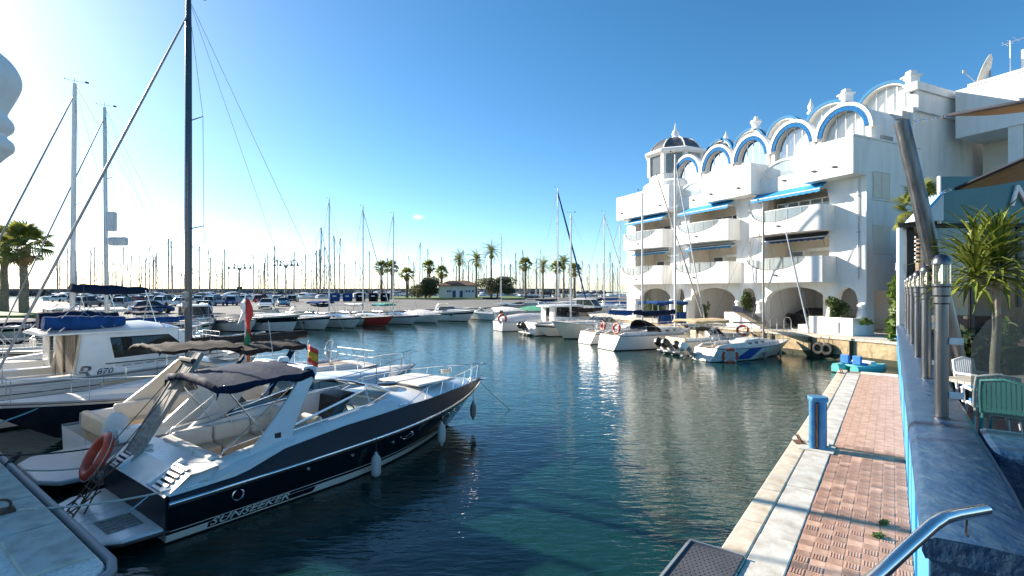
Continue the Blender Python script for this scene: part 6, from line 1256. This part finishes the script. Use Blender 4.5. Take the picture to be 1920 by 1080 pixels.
# service pedestal, mooring rings, gangway, hose
sp_ = thing('service_pedestal', 'blue service pedestal standing at the edge of the paved quay', 'pedestal', UV(11.55,-1.16,.895), UANG)
MB().box(-.26,-.28,0,.26,.30,.02).build('base_slab', M['conc'], sp_, bevel=.006)
for x in (-.075,.075):
    for y in (-.075,.075): MB().lathe([(.07,.02),(.07,.94)], 14, (x,y,0)).build('tube', M['bpost'], sp_, smooth=60)
MB().box(-.06,-.06,.02,.06,.06,.93).build('core', M['dark'], sp_); MB().box(-.151,-.018,.05,-.135,.018,.9).box(-.018,-.151,.05,.018,-.135,.9).build('rust_strip', M['rust'], sp_)
MB().prism([(.18*math.cos(a)*(1.15 if k % 2 else 1), .18*math.sin(a)*(1.15 if k % 2 else 1)) for k, a in enumerate([R(45*i+22) for i in range(8)])], .93, 1.02).build('cap', M['bpost'], sp_, bevel=.025)
for u, l in ((11.75,'rusty mooring ring on the quay edge just below the blue pedestal'),(22.4,'rusty mooring ring at the far end of the paved quay')):
    c_ = thing('mooring_ring', l, 'mooring ring', UV(u,-1.5,.90), UANG+.4, 'mooring rings'); MB().box(-.15,-.1,0,.15,.1,.02).build('rust_plate', M['rust'], c_, bevel=.005); MB().tube([(.11*math.cos(a), .03*math.sin(a), .08+.08*math.sin(a)) for a in [2*math.pi*k/14 for k in range(14)]], .016, 6, closed=True).build('ring', M['rust'], c_, smooth=60)
gw = thing('gangway_plate', 'dark grey textured gangway plate lying over the quay edge at the bottom', 'gangway', UV(5.0,-1.72,.93), UANG)
MB().box(-1.2,-.36,-.03,1.30,.24,.0).build('plate', M['mesh'], gw, bevel=.01)
tr = MB()
for i in range(44):
    for j in range(10): x = -1.15+.055*i; y = -.34+.055*j+(.027 if i % 2 else 0); tr.box(x-.014,y-.006,0,x+.014,y+.006,.004)
tr.build('tread_bumps', M['mesh'], gw)['kind'] = 'stuff'
MB().box(-1.2,.24,-.05,1.30,.27,.02).box(1.30,-.36,-.05,1.33,.27,.015).build('edge_trim', M['grey'], gw)
tag(MB().tube([UV(14.3,-1.68,.55), UV(13.4,-1.72,.62), UV(12.6,-1.70,.75), UV(12.2,-1.62,.90)], .045, 8).build('rubber_hose', M['gel3'], smooth=60), 'grey-green hose running along the quay edge behind the blue pedestal', 'hose')
for i, u in enumerate((6.9, 7.35)):
    shrub('paving_weed', ['small green weed growing between pavers, nearer the camera','small green weed growing between pavers, farther from the camera'][i], UV(u+1.0,-.12+.03*i,.88), (.10,.05,.04), 60, 'leaf2', 60+i, .03)
# ------------------------------------------------------------------ terrace furniture
def chair(lab, p, rz, m, cush=True):
    t = thing('garden_chair', lab, 'chair', p, rz, 'plastic chairs on the terrace'); mm = M[m]
    MB().box(-.23,-.23,.40,.23,.24,.435).build('seat', mm, t, bevel=.02)
    for k in range(9): MB().loft([[Vector((-.25-.10*zz*1.2+.0, y+s*.018, .46+zz)) for s, zz in ((-1,0),(1,0),(1,.44),(-1,.44))] for y in (-.20+.05*k,)]+[[Vector((-.27-.10*zz*1.2, -.20+.05*k+s*.018, .46+zz)) for s, zz in ((-1,0),(1,0),(1,.44),(-1,.44))]]).build('back_slat', mm, t)
    MB().tube([(-.24,-.24,.42),(-.27,-.245,.65),(-.31,-.23,.88),(-.315,0,.92),(-.31,.23,.88),(-.27,.245,.65),(-.24,.24,.42)], .022, 8).build('back_frame', mm, t, smooth=60)
    for sd in (-1,1): MB().tube([(-.28,sd*.25,.66),(.10,sd*.28,.67),(.22,sd*.275,.62),(.25,sd*.26,.40)], .024, 8).build('armrest', mm, t, smooth=60)
    for x in (-.24,.23):
        for sd in (-1,1): MB().tube([(x,sd*.22,.42),(x*1.22,sd*.27,0)], [.026,.018], 8).build('leg', mm, t, smooth=60)
    if cush: MB().box(-.21,-.21,.435,.22,.21,.48).build('seat_pad', M['cush'], t, bevel=.02)
    return t
def fl(px, Y): p = at(px, 542, Y); return (p.x, p.y, 1.85)
chair('white plastic armchair behind the table on the terrace', fl(1842,8.9), R(-75), 'plasw'); chair('white plastic armchair in front of the table with blue seat pad', fl(1858,7.6), R(60), 'plasw'); chair('teal plastic chair nearest the camera on the terrace', fl(1893,7.1), R(35), 'plast', False)
tb = thing('terrace_table', 'pale slatted wooden table on the terrace among plastic chairs', 'table', fl(1905,8.1), R(4))
for k in range(6): MB().box(-1.0,-.36+.12*k,.68,.9,-.25+.12*k,.72).build('table_slat', M['wood'], tb, bevel=.005)
MB().box(-1.0,-.40,.62,.9,-.37,.72).build('apron', M['wood'], tb)
for x in (-.9,.8):
    for y in (-.32,.3): MB().box(x-.03,y-.03,0,x+.03,y+.03,.62).build('leg', M['wood'], tb)
# yucca in a pot
def yucca():
    p = at(1868,542,8.8); t = thing('potted_yucca', 'spiky yucca tree in a terracotta pot on the terrace at the right', 'yucca', (p.x,p.y,1.85)); r_ = random.Random(8)
    MB().lathe([(0,0),(.22,0),(.30,.38),(.34,.40),(.34,.46),(.29,.46),(.27,.40),(0,.40)], 18).build('pot', M['terra'], t, smooth=40)
    MB().tube([(0,0,.3),(-.03,.0,.9),(.03,.02,1.5),(.0,.0,2.15),(.05,.0,2.6)], [.08,.068,.06,.055,.04], 10).tube([(.0,0,2.1),(-.18,.05,2.3),(-.30,.05,2.45)], [.05,.04,.035], 8).build('trunk', M['ytrunk'], t, smooth=50)
    b = MB(); n = 6
    for s, z, w_ in ((0,0,.016),(.25,.05,.042),(.55,.08,.045),(.85,-.02,.030),(1.08,-.20,.004)): b.add([(s,-w_,z+.012),(s,0,z),(s,w_,z+.012)], [])
    for i in range(4):
        for j in range(2): b.f.append((i*3+j, i*3+j+1, (i+1)*3+j+1, (i+1)*3+j))
    me = b.mesh('blade', M['yucca'], recalc=False)
    for c_, k, s in (((.05,0,2.55),105,.88),((-.34,.05,2.42),85,.86)):
        for i in range(k):
            el = R(lerp(85,-28,(i/k)**.9)+r_.uniform(-10,10)); az = i*2.399
            inst('blade', me, t, m4=Matrix.Translation(Vector(c_)+Vector((0,0,.22-.42*i/k))) @ Matrix.Rotation(az,4,'Z') @ Matrix.Rotation(-el,4,'Y') @ Matrix.Scale(s*r_.uniform(.75,1.1),4))
    return t
yucca()
# steel mast and two shade sails
pm = thing('leaning_steel_mast', 'thick leaning stainless pole that holds up the brown shade sails', 'pole', (0,0,0))
pa, pb = at(1690,228,9.5), at(1812,752,9.7)
MB().tube([pb, pa], [.15,.125], 20).build('pole', M['brushed'], pm, smooth=60); MB().lathe([(.2,0),(.2,.03),(0,.03)], 16, (pb.x,pb.y,1.86)).build('base_plate', M['brushed'], pm); MB().tube([Vector((pb.x,pb.y,1.86)), pb], .15, 20).build('pole_foot', M['brushed'], pm, smooth=60)
for (a, c_, tip, p1, p2, l) in ((at(1703,230,9.45), at(1772,218,9.3), at(1778,216,9.28), at(2020,172,7.4), at(2040,186,10.5), 'upper brown shade sail running off the right edge'), (at(1736,372,9.5), at(1782,355,9.3), at(1792,354,9.25), at(2010,258,7.6), at(2010,322,10.2), 'lower brown shade sail over the terrace sign')):
    s = thing('shade_sail', l, 'shade sail', (0,0,0), 0, 'shade sails')
    for i in range(9):
        p = a.lerp(c_, i/8); MB().tube([p+Vector((.035*math.cos(q), 0 if i % 2 else .02*math.sin(q), .02*math.sin(q))) for q in [2*math.pi*k/8 for k in range(8)]], .007, 4, closed=True).build('chain_link', M['steel'], s)
    n = 10; rows = []
    for i in range(n+1):
        f = i/n; e1 = tip.lerp(p1, f); e2 = tip.lerp(p2, f); rows.append([e1.lerp(e2, k/6)-Vector((0,0,.20*math.sin(math.pi*k/6)*f*(1.1-f)*2)) for k in range(7)])
    MB().loft(rows, False, False).build('cloth', M['sail'], s, smooth=60, solid=.01)
    MB().tube([r[0] for r in rows], .032, 6).tube([r[-1] for r in rows], .032, 6).build('edge_webbing', M['sailb'], s, smooth=60)
# restaurant pavilion behind the terrace
rp = thing('restaurant_pavilion', 'dark glazed restaurant pavilion with flat black roof behind the terrace', 'pavilion', (18.3,24.2,1.3))
MB().prism([(-.2,-.2),(16,-.2),(16,4.6),(3.9,4.6)],5.62,5.82).build('roof', M['black'], rp); MB().box(3.6,4.2,0,16,4.4,5.6).build('rear_wall', M['dark'], rp); MB().prism([(0,0),(16,0),(16,4.5),(3.5,4.5)],0,.5).build('floor', M['floor'], rp)
for x in (.0, 1.15, 3.4, 5.6, 8.2): MB().box(x,0,.5,x+.18,.18,5.6).build('post', M['alu'] if x < 1 else M['black'], rp)
for x0, x1 in ((1.35,3.38),(3.6,5.58),(5.8,8.15)):
    o = MB().box(x0,.06,.5,x1,.08,5.6).build('glazing', M['smoke'], rp); MB().box(x0,.02,2.6,x1,.10,2.68).build('transom', M['black'], o)
for i in range(7): MB().box(1.5,.9,4.0+.2*i,7,1.0,4.1+.2*i).build('louvre_slat', M['white'] if i % 2 else M['grey'], rp)
for i, (x, y) in enumerate(((2.2,2.2),(4.2,2.6),(5.4,1.8))): MB().box(x,y,.5,x+.9,y+.9,1.3).build('counter', M['wood'], rp, bevel=.02)
sg = thing('teal_sign', 'teal sign panel with a white slanted letter N above the pavilion roof', 'sign', (20.0,23.4,7.1))
MB().box(-.4,0,-.1,8,.12,2.05).build('panel', M['sign'], sg, bevel=.02); MB().box(-.46,-.02,-.1,-.40,.14,2.07).build('panel_edge', M['white'], sg)
me = text_mesh('N', 1.35, .28, .05); me.materials.append(M['white']); o = bpy.data.objects.new('letter', me); C.objects.link(o); o.parent = sg; o.matrix_local = Matrix.Translation((2.62,-.07,.70)) @ Matrix.Rotation(R(90),4,'X')
hp_ = thing('pale_roof_hood', 'pale blue sloping metal hood beside the teal sign', 'roof hood', (19.4,23.2,7.1)); MB().loft([[Vector((x0,y,0)), Vector((x1,y,0)), Vector((x2,y,1.25))] for y in (0,.8) for x0, x1, x2 in ((-1.0,.16,.16),)]).build('hood', M['lightblue'], hp_); MB().beam((-1.05,-.03,0),(.14,-.03,1.3),.10,.06,(0,1,0)).build('hood_trim', M['bface'], hp_)
palm('fan_palm', 'bright fan palm crown behind the leaning steel pole', (21.7,27.2,1.3), 6.9, 'fan', .2, 1.1, 24, 77, 'palms by the pavilion')
shrub('broad_leaf_plant', 'tall broad leaved plant at the far end of the blue wall', UV(33.6,.35,1.3), (.75,.6,1.9), 420, 'leaf2', 71, .28)
shrub('terrace_hedge', 'dark bushy plant behind the glass screen on the terrace', fl(1838,10.4), (.5,.5,.7), 900, 'leaf', 72, .09)
shrub('small_yucca_plant', 'small bright spiky plant in the shade right of the yucca trunk', fl(1893,9.6), (.25,.25,1.0), 200, 'leaf2', 73, .12)
for i, (px, Y) in enumerate(((1850,12.5),(1905,11.5))):
    o = thing('dark_table', ['dark square table in the shade left of the yucca trunk','dark square table in the shade right of the yucca trunk'][i], 'table', fl(px,Y), .4*i, 'dark tables on the terrace'); MB().box(-.5,-.5,.72,.5,.5,.76).build('top', M['black'], o, bevel=.01); MB().lathe([(.26,0),(.26,.02),(.04,.04),(.04,.72),(0,.72)], 12).build('pedestal', M['grey'], o, smooth=40)
    MB().box(-.46,-.3,.762,.2,.1,.77).build('place_mat', M['white'], o)
# ------------------------------------------------------------------ corner of the house on the left, its corbel just in view
def smoothp(p, k=5):
    out = []
    for i in range(len(p)-1):
        a, b_, c_, d_ = p[max(0,i-1)], p[i], p[i+1], p[min(len(p)-1,i+2)]
        for j in range(k):
            t = j/k; out.append(tuple(.5*((2*b_[q])+(-a[q]+c_[q])*t+(2*a[q]-5*b_[q]+4*c_[q]-d_[q])*t*t+(-a[q]+3*b_[q]-3*c_[q]+d_[q])*t**3) for q in (0,1)))
    return out+[p[-1]]
hs = thing('left_house_corner', 'white bulbous corbel and pipe of the house at the upper left edge', 'house', (-9.35,9.0,0))
MB().box(-4,-3.6,.9,-.15,.4,9.3).build('wall', M['plaster'], hs); MB().lathe(smoothp([(.05,6.0),(.28,6.15),(.50,6.42),(.58,6.52),(.575,6.64),(.50,6.72),(.49,6.78),(.57,6.88),(.575,7.0),(.50,7.12),(.50,7.2),(.60,7.45),(.68,7.7),(.66,7.9),(.55,8.1),(.36,8.28),(.22,8.4)]), 64, (-.20,.0,0)).build('corbel', M['plaster'], hs, smooth=80)
MB().box(-.95,-.9,6.2,-.2,.0,8.4).build('corbel_bracket', M['plaster'], hs, bevel=.05)
b = MB().tube([(-.22,.15,8.4),(-.22,.15,12)], .13, 14).tube([(-.22,.15,8.35),(-.22,.15,9.1)], .17, 14).tube([(-.22,.15,9.5),(-.22,.15,9.7)], .15, 14); b.build('downpipe', M['gel3'], hs, smooth=40)

hm = Matrix.Translation((9.35,-9.0,0))
uvbox(MB(), -4, 2.9, -38, -24.2, 5.0, 7.5).xf(hm).build('stern_shade_storey', M['plaster'], hs); uvbox(MB(), -4, 1.2, -38, -24.4, .9, 5.0).xf(hm).build('wall', M['plaster'], hs)  # unseen overhang on its wall, added to shade the black cruiser's stern
